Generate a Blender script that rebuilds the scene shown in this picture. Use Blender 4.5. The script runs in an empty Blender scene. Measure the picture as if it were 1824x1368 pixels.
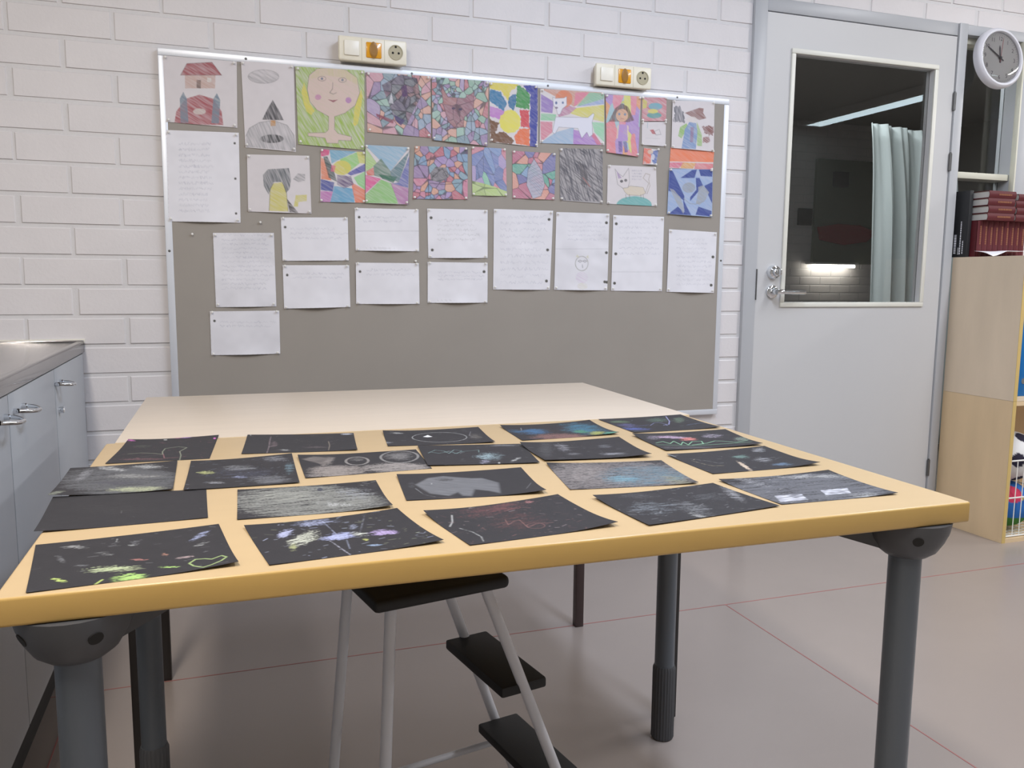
import bpy, bmesh, math, random
import numpy as np
from mathutils import Vector, Matrix

# ------------------------------------------------------------------ camera
W_, H_ = 1824, 1368
CX, CY, CZ = 0.7098, -2.8168, 1.0569
YAW, PITCH, ROLL, FPX = -0.333, -0.1249, 0.0084, 1483.95
F_ = Vector((-math.sin(YAW)*math.cos(PITCH), math.cos(YAW)*math.cos(PITCH), math.sin(PITCH)))
R0 = Vector((math.cos(YAW), math.sin(YAW), 0)); U0 = R0.cross(F_)
RT = math.cos(ROLL)*R0 + math.sin(ROLL)*U0
UP = -math.sin(ROLL)*R0 + math.cos(ROLL)*U0
CAM = Vector((CX, CY, CZ))
col = bpy.context.scene.collection
sc = bpy.context.scene
cam_d = bpy.data.cameras.new('camera'); cam = bpy.data.objects.new('camera', cam_d); col.objects.link(cam)
cam_d.sensor_width = 36; cam_d.lens = FPX*36/W_; cam_d.clip_start = .02; cam_d.clip_end = 60
m = Matrix((RT, UP, -F_)).transposed().to_4x4(); m.translation = CAM
cam.matrix_world = m
sc.camera = cam
# ------------------------------------------------------------------ world, exposure
wd = bpy.data.worlds.new('world'); sc.world = wd; wd.use_nodes = True
wd.node_tree.nodes['Background'].inputs[0].default_value = (.6, .63, .7, 1)
wd.node_tree.nodes['Background'].inputs[1].default_value = .3
sc.view_settings.view_transform = 'Standard'; sc.view_settings.look = 'None'
sc.view_settings.gamma = 1; sc.view_settings.use_curve_mapping = False
sc.view_settings.exposure = 0.2
# ------------------------------------------------------------------ ceiling lamp light (fixtures are built further down)
CEIL = 2.8
# x, y, strength, colour, length
LAMPS = [(2.0, -1.90, .72, (.82, .945, 1.16), 1.75), (.15, -2.55, 1.0, (1.0, .925, .84), 1.75), (3.9, -1.7, .80, (.97, .985, 1.02), 1.75),
         (3.9, -3.8, .38, (.98, .98, 1.0), 1.75), (6.75, -1.25, 1.3, (1.0, .985, .97), 1.75), (6.75, -4.00, .17, (.74, .92, 1.0), 1.60)]
for lx, ly, k, lc, ll in LAMPS:
    ld = bpy.data.lights.new('lamp_light', 'AREA'); ld.shape = 'RECTANGLE'; ld.size = .2; ld.size_y = ll
    ld.energy = 46*k; ld.color = lc
    lo = bpy.data.objects.new('lamp_light', ld); col.objects.link(lo); lo.location = (lx, ly, CEIL-.085)
    lo['kind'] = 'structure'

def ray(u, v):
    return F_ + RT*((u-912)/FPX) - UP*((v-684)/FPX)
def at(u, v, ax, val):
    """point of the place seen at (u, v) of the photograph that lies on the plane axis=val"""
    d = ray(u, v); return CAM + d*((val-CAM[ax])/d[ax])

# ------------------------------------------------------------------ materials
def lin(c):
    return tuple((x/255/12.92) if x/255 <= .04045 else ((x/255+.055)/1.055)**2.4 for x in c)
def mat(name, c, rough=.5, metal=0, bump=0, bscale=200, var=0, vscale=3, spec=.5, coat=0, stretch=None, trans=0, emit=None, bdist=.001, detail=3):
    m = bpy.data.materials.new(name); m.use_nodes = True; nt = m.node_tree; b = nt.nodes['Principled BSDF']
    L = lin(c)+(1,)
    b.inputs['Base Color'].default_value = L; b.inputs['Roughness'].default_value = rough
    b.inputs['Metallic'].default_value = metal; b.inputs['Specular IOR Level'].default_value = spec
    b.inputs['Coat Weight'].default_value = coat; b.inputs['Transmission Weight'].default_value = trans
    tc = nt.nodes.new('ShaderNodeTexCoord')
    def vec():
        if not stretch: return tc.outputs['Object']
        mp = nt.nodes.new('ShaderNodeMapping'); mp.inputs['Scale'].default_value = stretch
        nt.links.new(tc.outputs['Object'], mp.inputs['Vector']); return mp.outputs['Vector']
    if var:
        n = nt.nodes.new('ShaderNodeTexNoise'); n.inputs['Scale'].default_value = vscale; n.inputs['Detail'].default_value = 6
        nt.links.new(vec(), n.inputs['Vector'])
        r = nt.nodes.new('ShaderNodeValToRGB'); e = r.color_ramp.elements
        e[0].position = .3; e[1].position = .7
        e[0].color = tuple(x*(1-var) for x in L[:3])+(1,); e[1].color = tuple(min(1, x*(1+var)) for x in L[:3])+(1,)
        nt.links.new(n.outputs['Fac'], r.inputs['Fac']); nt.links.new(r.outputs['Color'], b.inputs['Base Color'])
    if bump:
        n = nt.nodes.new('ShaderNodeTexNoise'); n.inputs['Scale'].default_value = bscale; n.inputs['Detail'].default_value = detail
        nt.links.new(vec(), n.inputs['Vector'])
        bp = nt.nodes.new('ShaderNodeBump'); bp.inputs['Strength'].default_value = bump; bp.inputs['Distance'].default_value = bdist
        nt.links.new(n.outputs['Fac'], bp.inputs['Height']); nt.links.new(bp.outputs['Normal'], b.inputs['Normal'])
    if emit:
        b.inputs['Emission Color'].default_value = tuple(emit[:3])+(1,); b.inputs['Emission Strength'].default_value = emit[3]
    return m
def ink_mat(name, rough=.85, spec=.3, bump=.15):
    m = mat(name, (255, 255, 255), rough, spec=spec, bump=bump, bscale=600, bdist=.0004)
    nt = m.node_tree; a = nt.nodes.new('ShaderNodeAttribute'); a.attribute_name = 'ink'
    nt.links.new(a.outputs['Color'], nt.nodes['Principled BSDF'].inputs['Base Color'])
    return m

M = dict(
 brick=mat('painted_brick', (218, 214, 215), .55, bump=.35, bscale=90, var=.02, vscale=9, bdist=.0015, detail=5),
 mortar=mat('painted_mortar', (212, 210, 211), .6, bump=.4, bscale=120, bdist=.0015),
 plaster=mat('plaster', (178, 176, 172), .8, bump=.1, bscale=60),
 ceil=mat('ceiling_paint', (184, 184, 182), .9, bump=.1, bscale=80),
 felt=mat('board_felt', (156, 150, 143), .95, bump=.3, bscale=900, var=.025, vscale=4, spec=.1),
 alu=mat('anodised_aluminium', (222, 226, 234), .4, metal=.35),
 screw=mat('screw', (110, 110, 110), .4, metal=.8),
 birch=mat('pale_birch_laminate', (206, 192, 175), .38, var=.025, vscale=6, stretch=(1, 9, 1)),
 birch_edge=mat('birch_edge', (214, 190, 150), .5),
 yellow=mat('yellow_laminate', (196, 170, 130), .42, spec=.4, var=.015, vscale=5, stretch=(1, 8, 1)),
 yellow_edge=mat('yellow_edge', (196, 160, 92), .3, var=.03, vscale=8),
 legblue=mat('grey_blue_lacquer', (92, 98, 105), .38, bump=.05, bscale=300, metal=.2),
 legdark=mat('dark_grey_plastic', (74, 75, 78), .5),
 blackleg=mat('black_lacquer', (38, 34, 33), .45),
 brownleg=mat('brown_lacquer', (66, 50, 48), .45),
 rubber=mat('black_rubber', (24, 24, 25), .6, bump=.15, bscale=500),
 whitetube=mat('white_lacquer', (205, 207, 214), .35),
 cream=mat('cream_plastic', (232, 226, 208), .35),
 cream2=mat('cream_plastic_light', (238, 234, 222), .35),
 amber=mat('amber_plastic', (226, 158, 20), .25, coat=.5),
 amberd=mat('amber_dark', (150, 104, 22), .4),
 sock=mat('socket_well', (176, 168, 142), .5),
 hole=mat('hole_dark', (30, 28, 26), .8),
 doorp=mat('door_paint', (198, 198, 199), .42, bump=.08, bscale=25, bdist=.002),
 framep=mat('frame_paint', (178, 180, 184), .4),
 bead=mat('glazing_bead', (222, 221, 212), .4),
 creamf=mat('cream_frame', (214, 212, 196), .45),
 chrome=mat('chrome', (225, 228, 232), .08, metal=1),
 steel=mat('brushed_steel', (176, 174, 174), .17, metal=1, bump=.06, bscale=400, stretch=(1, 12, 1)),
 cab=mat('grey_cabinet_laminate', (178, 181, 185), .42),
 kick_and_gap=mat('dark_plinth_and_gap_shade', (34, 32, 30), .5),
 ply=mat('birch_plywood', (222, 204, 180), .6, var=.05, vscale=4, stretch=(3, 3, .6)),
 ply2=mat('birch_plywood_warm', (222, 196, 158), .6, var=.06, vscale=4, stretch=(3, 3, .6)),
 plyedge=mat('plywood_edge', (206, 178, 112), .6),
 black=mat('black_card', (34, 35, 38), .6),
 maroon=mat('maroon_cloth', (86, 18, 28), .6, bump=.2, bscale=700),
 gold=mat('gold_print', (138, 88, 62), .5),
 pages=mat('book_pages', (206, 204, 200), .8, bump=.4, bscale=900, stretch=(1, 1, 12)),
 whitep=mat('white_paper', (232, 232, 238), .7),
 whiteplastic=mat('white_plastic', (214, 214, 222), .4),
 clockface=mat('clock_face', (222, 220, 220), .6),
 ink=mat('dark_ink', (60, 58, 78), .6),
 red=mat('red_print', (196, 70, 80), .6),
 weld=mat('red_weld_seam', (166, 100, 96), .5),
 blue=mat('blue_plastic', (0, 104, 172), .45),
 wire=mat('white_wire', (232, 232, 228), .4),
 curtain=mat('curtain_cloth', (214, 222, 222), .9, bump=.2, bscale=300),
 redcloth=mat('red_cloth', (150, 40, 44), .9),
 dark=mat('dark_picture', (40, 38, 36), .6, var=.5, vscale=30),
 housing=mat('lamp_housing', (225, 225, 225), .5),
 pin=mat('clear_pin', (226, 224, 220), .25),
 panelg=mat('grey_green_panel', (120, 126, 112), .8),
 paper=ink_mat('drawing_paper'), chalk=ink_mat('chalk_paper', .62, .35, .3),
 ball=mat('ball_white', (226, 226, 226), .4),
)
g = mat('glass', (255, 255, 255), 0.0, trans=1); g.node_tree.nodes['Principled BSDF'].inputs['IOR'].default_value = 1.43; M['glass'] = g
fl = mat('linoleum', (156, 145, 138), .27, var=.035, vscale=2.2, spec=.8, bump=.06, bscale=12, bdist=.002); M['floor'] = fl

# ------------------------------------------------------------------ mesh helpers
class MB:
    def __init__(s): s.v = []; s.f = []; s.mi = []; s.cur = 0; s.sm = []
    def add(s, vs, fs, smooth=False):
        o = len(s.v); s.v += [tuple(v) for v in vs]
        for f in fs: s.f.append(tuple(o+i for i in f)); s.mi.append(s.cur); s.sm.append(smooth)
    def box(s, a, b, xf=None):
        (x0, y0, z0), (x1, y1, z1) = a, b
        v = [Vector(p) for p in ((x0,y0,z0),(x1,y0,z0),(x1,y1,z0),(x0,y1,z0),(x0,y0,z1),(x1,y0,z1),(x1,y1,z1),(x0,y1,z1))]
        if xf: v = [xf(p) for p in v]
        s.add(v, [(0,3,2,1),(4,5,6,7),(0,1,5,4),(1,2,6,5),(2,3,7,6),(3,0,4,7)]); return s
    def rbox(s, a, b, r=.003, seg=2, xf=None):
        bm = bmesh.new(); bmesh.ops.create_cube(bm, size=1)
        for v in bm.verts: v.co = Vector([a[i]+(b[i]-a[i])*(v.co[i]+.5) for i in range(3)])
        bmesh.ops.bevel(bm, geom=bm.edges[:]+bm.verts[:], offset=r, segments=seg, affect='EDGES', profile=.5)
        s.bm(bm, xf, True); return s
    def bm(s, bm, xf=None, smooth=False):
        bm.verts.index_update()
        s.add([xf(v.co.copy()) if xf else v.co.copy() for v in bm.verts], [[v.index for v in f.verts] for f in bm.faces], smooth); bm.free()
    def tube(s, pts, r, n=12, caps=True):
        pts = [Vector(p) for p in pts]; rr = r if isinstance(r, (list, tuple)) else [r]*len(pts)
        rings = []; prev = None
        for i, p in enumerate(pts):
            d = (pts[min(i+1, len(pts)-1)]-pts[max(i-1, 0)]).normalized()
            if prev is None:
                a = d.orthogonal().normalized()
            else:
                a = (prev-d*prev.dot(d)).normalized()
            prev = a; b = d.cross(a)
            rings.append([p+(a*math.cos(2*math.pi*k/n)+b*math.sin(2*math.pi*k/n))*rr[i] for k in range(n)])
        vs = [v for R in rings for v in R]; fs = []
        for i in range(len(rings)-1):
            for k in range(n): fs.append((i*n+k, i*n+(k+1)%n, (i+1)*n+(k+1)%n, (i+1)*n+k))
        s.add(vs, fs, True)
        if caps: s.add(rings[0], [tuple(range(n))[::-1]]); s.add(rings[-1], [tuple(range(n))])
        return s
    def lathe(s, prof, c, axis='z', n=32, xf=None):
        """prof: (radius, height) list around axis through c"""
        vs = []; fs = []
        for (r, h) in prof:
            for k in range(n):
                t = 2*math.pi*k/n; a, b = r*math.cos(t), r*math.sin(t)
                p = {'z': (a, b, h), 'y': (a, h, b), 'x': (h, a, b)}[axis]
                p = Vector(p)
                vs.append((xf(p) if xf else p)+Vector(c))
        for i in range(len(prof)-1):
            for k in range(n): fs.append((i*n+k, i*n+(k+1)%n, (i+1)*n+(k+1)%n, (i+1)*n+k))
        s.add(vs, fs, True)
        s.add(vs[:n], [tuple(range(n))[::-1]]); s.add(vs[-n:], [tuple(range(n))])
        return s
    def build(s, name, mats, parent=None):
        me = bpy.data.meshes.new(name)
        org = Vector((0, 0, 0))
        if parent is None and s.v:                       # origin at the base of the thing
            a = np.array(s.v); org = Vector(((a[:,0].min()+a[:,0].max())/2, (a[:,1].min()+a[:,1].max())/2, a[:,2].min()))
        elif parent is not None: org = wloc(parent)
        me.from_pydata([Vector(v)-org for v in s.v], [], s.f); me.update()
        for mm in (mats if isinstance(mats, (list, tuple)) else [mats]): me.materials.append(M[mm] if isinstance(mm, str) else mm)
        me.polygons.foreach_set('material_index', s.mi); me.polygons.foreach_set('use_smooth', s.sm)
        bm = bmesh.new(); bm.from_mesh(me); bmesh.ops.recalc_face_normals(bm, faces=bm.faces[:]); bm.to_mesh(me); bm.free()
        if any(s.sm): me.set_sharp_from_angle(angle=math.radians(38))
        o = bpy.data.objects.new(name, me); col.objects.link(o)
        if parent is not None: o.parent = parent
        else: o.location = org
        return o
def wloc(o):
    p = Vector(o.location)
    while o.parent: o = o.parent; p += Vector(o.location)
    return p
def tag(o, label=None, cat=None, group=None, kind=None):
    if label: o['label'] = label
    if cat: o['category'] = cat
    if group: o['group'] = group
    if kind: o['kind'] = kind
    return o
def empty(name, loc, label=None, cat=None, group=None, kind=None):
    o = bpy.data.objects.new(name, None); col.objects.link(o); o.location = loc; o.empty_display_size = .05
    return tag(o, label, cat, group, kind)

# ------------------------------------------------------------------ drawing on paper: colour per vertex of a fine sheet mesh
def vnoise(h, w, sx, sy, ang=0, seed=0):
    rg = np.random.default_rng(seed); T = rg.random((64, 64))
    y, x = np.mgrid[0:h, 0:w].astype(float); c, s_ = math.cos(ang), math.sin(ang)
    X = (x*c+y*s_)/sx+7.3; Y = (-x*s_+y*c)/sy+3.1
    xi = np.floor(X).astype(int); yi = np.floor(Y).astype(int); fx = X-xi; fy = Y-yi
    fx = fx*fx*(3-2*fx); fy = fy*fy*(3-2*fy)
    g = lambda a, b: T[b % 64, a % 64]
    return (g(xi, yi)*(1-fx)+g(xi+1, yi)*fx)*(1-fy)+(g(xi, yi+1)*(1-fx)+g(xi+1, yi+1)*fx)*fy
class Cv:
    """canvas of a sheet; coordinates are those of the enlarged view the sheet was measured in (quad = TL TR BR BL)"""
    def __init__(s, quad, w, h, bg, seed=0, grain=.02):
        s.w, s.h = w, h; s.seed = seed; s.rg = np.random.default_rng(seed)
        s.a = np.ones((h, w, 3))*np.array(lin(bg)); s.y, s.x = np.mgrid[0:h, 0:w].astype(float)
        A = []; B = []
        for (u, v), (X, Y) in zip(quad, ((0, 0), (w-1, 0), (w-1, h-1), (0, h-1))):
            A.append([u, v, 1, 0, 0, 0, -u*X, -v*X]); B.append(X); A.append([0, 0, 0, u, v, 1, -u*Y, -v*Y]); B.append(Y)
        s.Hm = np.append(np.linalg.solve(np.array(A, float), np.array(B, float)), 1).reshape(3, 3)
        s.quad = quad
        if grain: s.a *= (1+grain*(vnoise(h, w, 9, 9, 0, seed+5)-.5)*2)[..., None]
    def P(s, pts):
        p = np.array([(a, b, 1) for a, b in pts], float) @ s.Hm.T
        return p[:, :2]/p[:, 2:]
    def mix(s, c, al): s.a = s.a*(1-al[..., None])+np.array(lin(c))*al[..., None]
    def _sd(s, P, closed=True):
        n = len(P); d = np.full((s.h, s.w), 1e9); ins = np.zeros((s.h, s.w), bool)
        for i in range(n if closed else n-1):
            (x0, y0), (x1, y1) = P[i], P[(i+1) % n]; dx, dy = x1-x0, y1-y0
            t = np.clip(((s.x-x0)*dx+(s.y-y0)*dy)/(dx*dx+dy*dy+1e-9), 0, 1)
            d = np.minimum(d, (s.x-x0-t*dx)**2+(s.y-y0-t*dy)**2)
            if closed: 
                c = ((y0 > s.y) != (y1 > s.y)) & (s.x < (x1-x0)*(s.y-y0)/(y1-y0+1e-12)+x0); ins ^= c
        d = np.sqrt(d)
        return np.where(ins, -d, d) if closed else d
    def poly(s, pts, c, a=.9, tex=.25, ang=.5, sc=(14, 1.6), soft=.8, rough=0):
        d = s._sd(s.P(pts))
        if rough: d = d+(vnoise(s.h, s.w, 3, 3, 0, s.seed+len(pts))-.5)*2*rough
        n = vnoise(s.h, s.w, sc[0], sc[1], ang, s.seed+int(pts[0][0]) % 97)
        s.mix(c, np.clip(.5-d/soft, 0, 1)*np.clip(a-tex*n*1.6+tex*.4, 0, 1)); return s
    def line(s, pts, c, w=1.2, a=.8, wob=.3):
        d = s._sd(s.P(pts), False); n = vnoise(s.h, s.w, 3, 3, 0, s.seed+11)
        s.mix(c, np.clip(w/2+.5-d, 0, 1)*a*(1-wob*n)); return s
    def oval(s, cx, cy, rx, ry, c, rot=0, **k):
        pts = [(cx+rx*math.cos(t)*math.cos(rot)-ry*math.sin(t)*math.sin(rot), cy+rx*math.cos(t)*math.sin(rot)+ry*math.sin(t)*math.cos(rot)) for t in np.linspace(0, 2*math.pi, 25)[:-1]]
        if k.pop('out', False): return s.line(pts+[pts[0]], c, **k)
        return s.poly(pts, c, **k)
    def smear(s, cx, cy, rx, ry, c, a=.7, thr=.45, sc=(16, 1.3), rot=0, ang=0, seed=1, pw=2):
        """rubbed chalk: streaks along ang inside a soft oval (centre and radii in view coordinates)"""
        p = s.P([(cx, cy), (cx+rx*math.cos(rot), cy+rx*math.sin(rot)), (cx-ry*math.sin(rot), cy+ry*math.cos(rot))])
        e1, e2 = p[1]-p[0], p[2]-p[0]; Mi = np.linalg.inv(np.array([e1, e2]).T+np.eye(2)*1e-6)
        X = s.x-p[0][0]; Y = s.y-p[0][1]; u = Mi[0, 0]*X+Mi[0, 1]*Y; v = Mi[1, 0]*X+Mi[1, 1]*Y
        r = np.sqrt(u*u+v*v); n = vnoise(s.h, s.w, sc[0], sc[1], ang, s.seed*13+seed)*.55+vnoise(s.h, s.w, 2.0, .9, ang, s.seed+seed+3)*.45
        al = np.clip((n-(.22+.62*thr)-.42*np.minimum(r, 2)**pw+.12)*3.6, 0, 1)*np.clip((1.25-r)*4, 0, 1)*min(1, a)*.82
        s.mix(c, al); return s
    def specks(s, n, c, size=1.0, a=.6, box=None, seed=3):
        rg = np.random.default_rng(s.seed+seed)
        for i in range(n):
            if box: x0, y0, x1, y1 = box; p = s.P([(x0+rg.random()*(x1-x0), y0+rg.random()*(y1-y0))])[0]
            else: p = (rg.random()*s.w, rg.random()*s.h)
            l = rg.random()*5; t = rg.normal(0, .5); X = s.x-p[0]; Y = s.y-p[1]
            uu = np.abs(X*math.cos(t)+Y*math.sin(t)); vv = np.abs(-X*math.sin(t)+Y*math.cos(t))
            d = np.hypot(np.maximum(uu-l, 0), vv); s.mix(c, np.clip(size/2+.5-d, 0, 1)*a*rg.random())
        return s
    def cells(s, n, pal, lw=1.0, lc=(50, 50, 60), mask=None, a=1, stretch=1, seed=0, tex=.25, la=.75):
        rg = np.random.default_rng(s.seed+100+seed); S = rg.random((n, 2))*[s.w, s.h]
        D = np.stack([np.hypot((s.x-p[0])*stretch, s.y-p[1])+.0*s.x for p in S]); o = np.argsort(D, 0)[:2]
        d1 = np.take_along_axis(D, o[:1], 0)[0]; d2 = np.take_along_axis(D, o[1:2], 0)[0]
        C = np.array([lin(pal[i]) for i in rg.integers(0, len(pal), n)])
        I = C[o[0]]; nn = vnoise(s.h, s.w, 8, 1.5, .6, s.seed+4)
        paper = np.array(lin((216, 208, 212))); tx = (tex*nn)[..., None]
        I = I*(1-tx)+paper*tx
        ll = np.clip(lw+.6-(d2-d1), 0, 1)[..., None]*la; I = I*(1-ll)+np.array(lin(lc))*ll
        mk = np.ones((s.h, s.w)) if mask is None else np.clip(.5-s._sd(s.P(mask)), 0, 1)
        mk = (mk*a)[..., None]; s.a = s.a*(1-mk)+I*mk; return s
    def writing(s, x0, y0, x1, y1, rows, c=(120, 122, 150), a=.35, fill=.85, skip=0):
        """faint handwritten pencil rows"""
        rg = np.random.default_rng(s.seed+9)
        for i in range(rows):
            if rg.random() < skip: continue
            y = y0+(y1-y0)*i/max(1, rows-1); xe = x0+(x1-x0)*(fill+(1-fill)*rg.random()); x = x0
            while x < xe:
                L = (x1-x0)*(.06+.1*rg.random()); k = 7
                hgt = abs(y1-y0)/max(1, rows-1)*.28 if rows > 1 else 8
                s.line([(x+L*j/k, y+hgt*(rg.random()-.5)*2) for j in range(k+1)], c, .5, a*(.5+.7*rg.random())); x += L+(x1-x0)*.03
        return s
    def crumple(s, amt=.04, seed=0):  # shading of crumples put into the sheet colour, the mesh stays smooth
        n = vnoise(s.h, s.w, 26, 14, .3, s.seed+50+seed); s.a *= (1-amt*n)[..., None]; return s

def sheet(name, C4, cv, matn, normal, disp=None, th=.0003, parent=None):
    """C4: TL TR BR BL points; disp(u, v) -> distance off the surface along normal"""
    h, w = cv.h, cv.w; uu, vv = np.meshgrid(np.linspace(0, 1, w), np.linspace(0, 1, h))
    A = [np.array(p) for p in C4]; u = uu[..., None]; v = vv[..., None]
    P = A[0]*(1-u)*(1-v)+A[1]*u*(1-v)+A[2]*u*v+A[3]*(1-u)*v
    n = np.array(normal, float)
    if disp is not None: P = P+disp(uu, vv)[..., None]*n
    org = np.array([P[..., 0].mean(), P[..., 1].mean(), P[..., 2].min()])
    P = P-org
    V = P.reshape(-1, 3); ids = np.arange(h*w).reshape(h, w)
    a, b, c, d = ids[:-1, :-1].ravel(), ids[1:, :-1].ravel(), ids[1:, 1:].ravel(), ids[:-1, 1:].ravel()
    fs = np.stack([a, b, c, d], 1)
    # back face on a coarser grid, joined to the front by a rim
    ri = np.unique(np.linspace(0, h-1, max(3, h//6)).astype(int)); ci = np.unique(np.linspace(0, w-1, max(3, w//6)).astype(int))
    Bk = P[np.ix_(ri, ci)]-n*th; o = len(V); nr, ncn = len(ri), len(ci); bi = o+np.arange(nr*ncn).reshape(nr, ncn)
    V = np.concatenate([V, Bk.reshape(-1, 3)])
    bq = np.stack([bi[:-1, :-1].ravel(), bi[:-1, 1:].ravel(), bi[1:, 1:].ravel(), bi[1:, :-1].ravel()], 1)
    f4 = np.concatenate([bi[0, :], bi[1:, -1], bi[-1, -2::-1], bi[-2:0:-1, 0]]); g4 = np.concatenate([ids[0, ci], ids[ri[1:], -1], ids[-1, ci[-2::-1]], ids[ri[-2:0:-1], 0]])
    kk = np.arange(len(f4)); rim = np.stack([g4, g4[(kk+1) % len(kk)], f4[(kk+1) % len(kk)], f4], 1)
    me = bpy.data.meshes.new(name)
    nf = len(fs)+len(rim)+len(bq)
    me.vertices.add(len(V)); me.vertices.foreach_set('co', V.ravel())
    loops = np.concatenate([fs.ravel(), rim.ravel(), bq.ravel()])
    me.loops.add(len(loops)); me.loops.foreach_set('vertex_index', loops.astype(np.int32))
    me.polygons.add(nf)
    me.polygons.foreach_set('loop_start', (np.arange(nf)*4).astype(np.int32))
    me.update(calc_edges=True); me.validate()
    sm = np.zeros(nf, bool); sm[:len(fs)] = True; me.polygons.foreach_set('use_smooth', sm)
    ca = me.color_attributes.new('ink', 'FLOAT_COLOR', 'POINT')
    c4 = np.ones((len(V), 4)); c4[:h*w, :3] = np.clip(cv.a, 0, 1).reshape(-1, 3); c4[h*w:, :3] = cv.a[np.ix_(ri, ci)].reshape(-1, 3)*.9
    ca.data.foreach_set('color', c4.ravel())
    me.materials.append(M[matn])
    ob = bpy.data.objects.new(name, me); col.objects.link(ob); ob.location = org
    return ob, P+org

# ================================================================== THE ROOM
XL, XR, YR = -.31, 8.6, -5.0
def slab(name, a, b, m_, kind='structure'): return tag(MB().box(a, b).build(name, m_), kind=kind)
slab('floor', (XL-.1, YR-.1, -.1), (XR+.1, 5.3, 0), 'floor')
slab('ceiling', (XL-.1, YR-.1, CEIL), (XR+.1, 5.3, CEIL+.1), 'ceil')
slab('wall_left', (XL-.1, YR-.1, 0), (XL, 5.3, CEIL), 'plaster')
slab('wall_right', (XR, YR-.1, 0), (XR+.1, 5.3, CEIL), 'plaster')
slab('wall_rear', (XL, YR-.1, 0), (XR, YR, CEIL), 'plaster')
# red weld seams let into the floor
for n_, (a, b) in enumerate((((XL, -.562, 0), (XR, -.559, .0006)), ((2.2385, YR, 0), (2.2415, -.562, .0006)), ((.3155, YR, 0), (.3185, -.562, .0006)))):
    tag(MB().box(a, b).build('trim_%d' % (n_+1), 'weld'), 'thin red weld seam in the linoleum floor', None, None, 'structure')

DX0, DX1, DZ = 2.634, 3.672, 2.125          # door opening
WX1 = 4.06                                   # right end of the side light
def brick_wall(name, rects, yf, sgn=-1, jx=.151, jz=1.84, mats=('brick', 'mortar'), L=.275, Hc=.09, seed=1):
    mb = MB(); rd = random.Random(seed); jt = .011
    for (x0, x1, z0, z1) in rects:
        mb.cur = 1
        y = yf-sgn*.0035; mb.add([(x0, y, z0), (x1, y, z0), (x1, y, z1), (x0, y, z1)], [(0, 1, 2, 3)])
        mb.cur = 0
        n0 = math.floor((jz-z1)/Hc)-1; n1 = math.ceil((jz-z0)/Hc)+1
        for n in range(n0, n1):
            zt = jz-n*Hc-jt; zb = jz-(n+1)*Hc+.0005
            zt, zb = min(zt, z1), max(zb, z0)
            if zt-zb < .01: continue
            off = jx+(0 if n % 2 == 0 else L/2)
            k0 = math.floor((x0-off)/L)-1; k1 = math.ceil((x1-off)/L)+1
            for k in range(k0, k1):
                rr = random.Random(n*977+k*131+seed)
                a = off+k*L+jt*.5+rr.uniform(-.003, .003); b = off+(k+1)*L-jt*.5+rr.uniform(-.003, .003)
                full_l, full_r = a > x0, b < x1
                a, b = max(a, x0), min(b, x1)
                if b-a < .012: continue
                r1, r2, r3, r4 = [rr.uniform(-.0012, .0012) for _ in range(4)]; e = .0028
                yb = yf-sgn*.0036; dz1, dz2 = rr.uniform(-.001, .001), rr.uniform(-.001, .001)
                V = [(a, yb, zb), (b, yb, zb), (b, yb, zt+dz2), (a, yb, zt+dz1),
                     (a+e, yf+r1*.8, zb+e*.5), (b-e, yf+r2*.8, zb+e*.5), (b-e, yf+r3*.8, zt-e+dz2), (a+e, yf+r4*.8, zt-e+dz1)]
                mb.add(V, [(4, 5, 6, 7), (0, 1, 5, 4), (1, 2, 6, 5), (2, 3, 7, 6), (3, 0, 4, 7)])
    me = mb
    o = me.build(name, list(mats)); return tag(o, kind='structure')
TH = .14
brick_wall('wall_back', [(XL, DX0, 0, CEIL), (DX0, WX1, DZ, CEIL), (WX1, XR, 0, CEIL)], 0)
# solid core behind the brick face
for nm, a, b in (('wall_back_core', (XL, .005, 0), (DX0, TH, CEIL)), ('wall_back_lintel', (DX0, .005, DZ), (WX1, TH, CEIL)), ('wall_back_end', (WX1, .005, 0), (XR, TH, CEIL))):
    slab(nm, a, b, 'plaster')

# ------------------------------------------------------------------ door with window
d = empty('door_1', (DX0, 0, 0), kind='structure')
f = MB()
f.rbox((DX0, -.014, 0), (2.690, .09, DZ), .002)                  # latch side jamb
f.rbox((3.628, -.014, 0), (DX1, .09, DZ), .002)                  # hinge side jamb
f.rbox((2.690, -.004, 2.076), (3.628, .09, DZ), .002)            # head
f.build('door_frame', 'framep', d)
gx0, gx1, gz0, gz1 = 2.828, 3.515, .975, 1.930                   # glass opening in the leaf
lf = MB(); y0, y1 = -.006, .036
lx0, lx1, lz1 = 2.694, 3.624, 2.071
for a, b in (((lx0, y0, .004), (lx1, y1, gz0)), ((lx0, y0, gz1), (lx1, y1, lz1)), ((lx0, y0, gz0), (gx0, y1, gz1)), ((gx1, y0, gz0), (lx1, y1, gz1))):
    lf.box(a, b)
leaf = lf.build('door_leaf', 'doorp', d)
bd = MB(); bw = .019
for a, b in (((gx0-bw, -.013, gz0-bw), (gx1+bw, -.005, gz0)), ((gx0-bw, -.013, gz1), (gx1+bw, -.005, gz1+bw)), ((gx0-bw, -.013, gz0), (gx0, -.005, gz1)), ((gx1, -.013, gz0), (gx1+bw, -.005, gz1))):
    bd.rbox(a, b, .003)
bd.build('glazing_bead', 'bead', leaf)
MB().box((gx0, .017, gz0), (gx1, .021, gz1)).build('glass_pane', 'glass', leaf)
hx, hz = 2.768, 1.017
hd = MB(); hd.lathe([(.0235, 0), (.0255, -.003), (.0255, -.009), (.022, -.012), (.012, -.013), (.011, -.04)], (hx, -.006, hz), 'y', 28)
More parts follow.
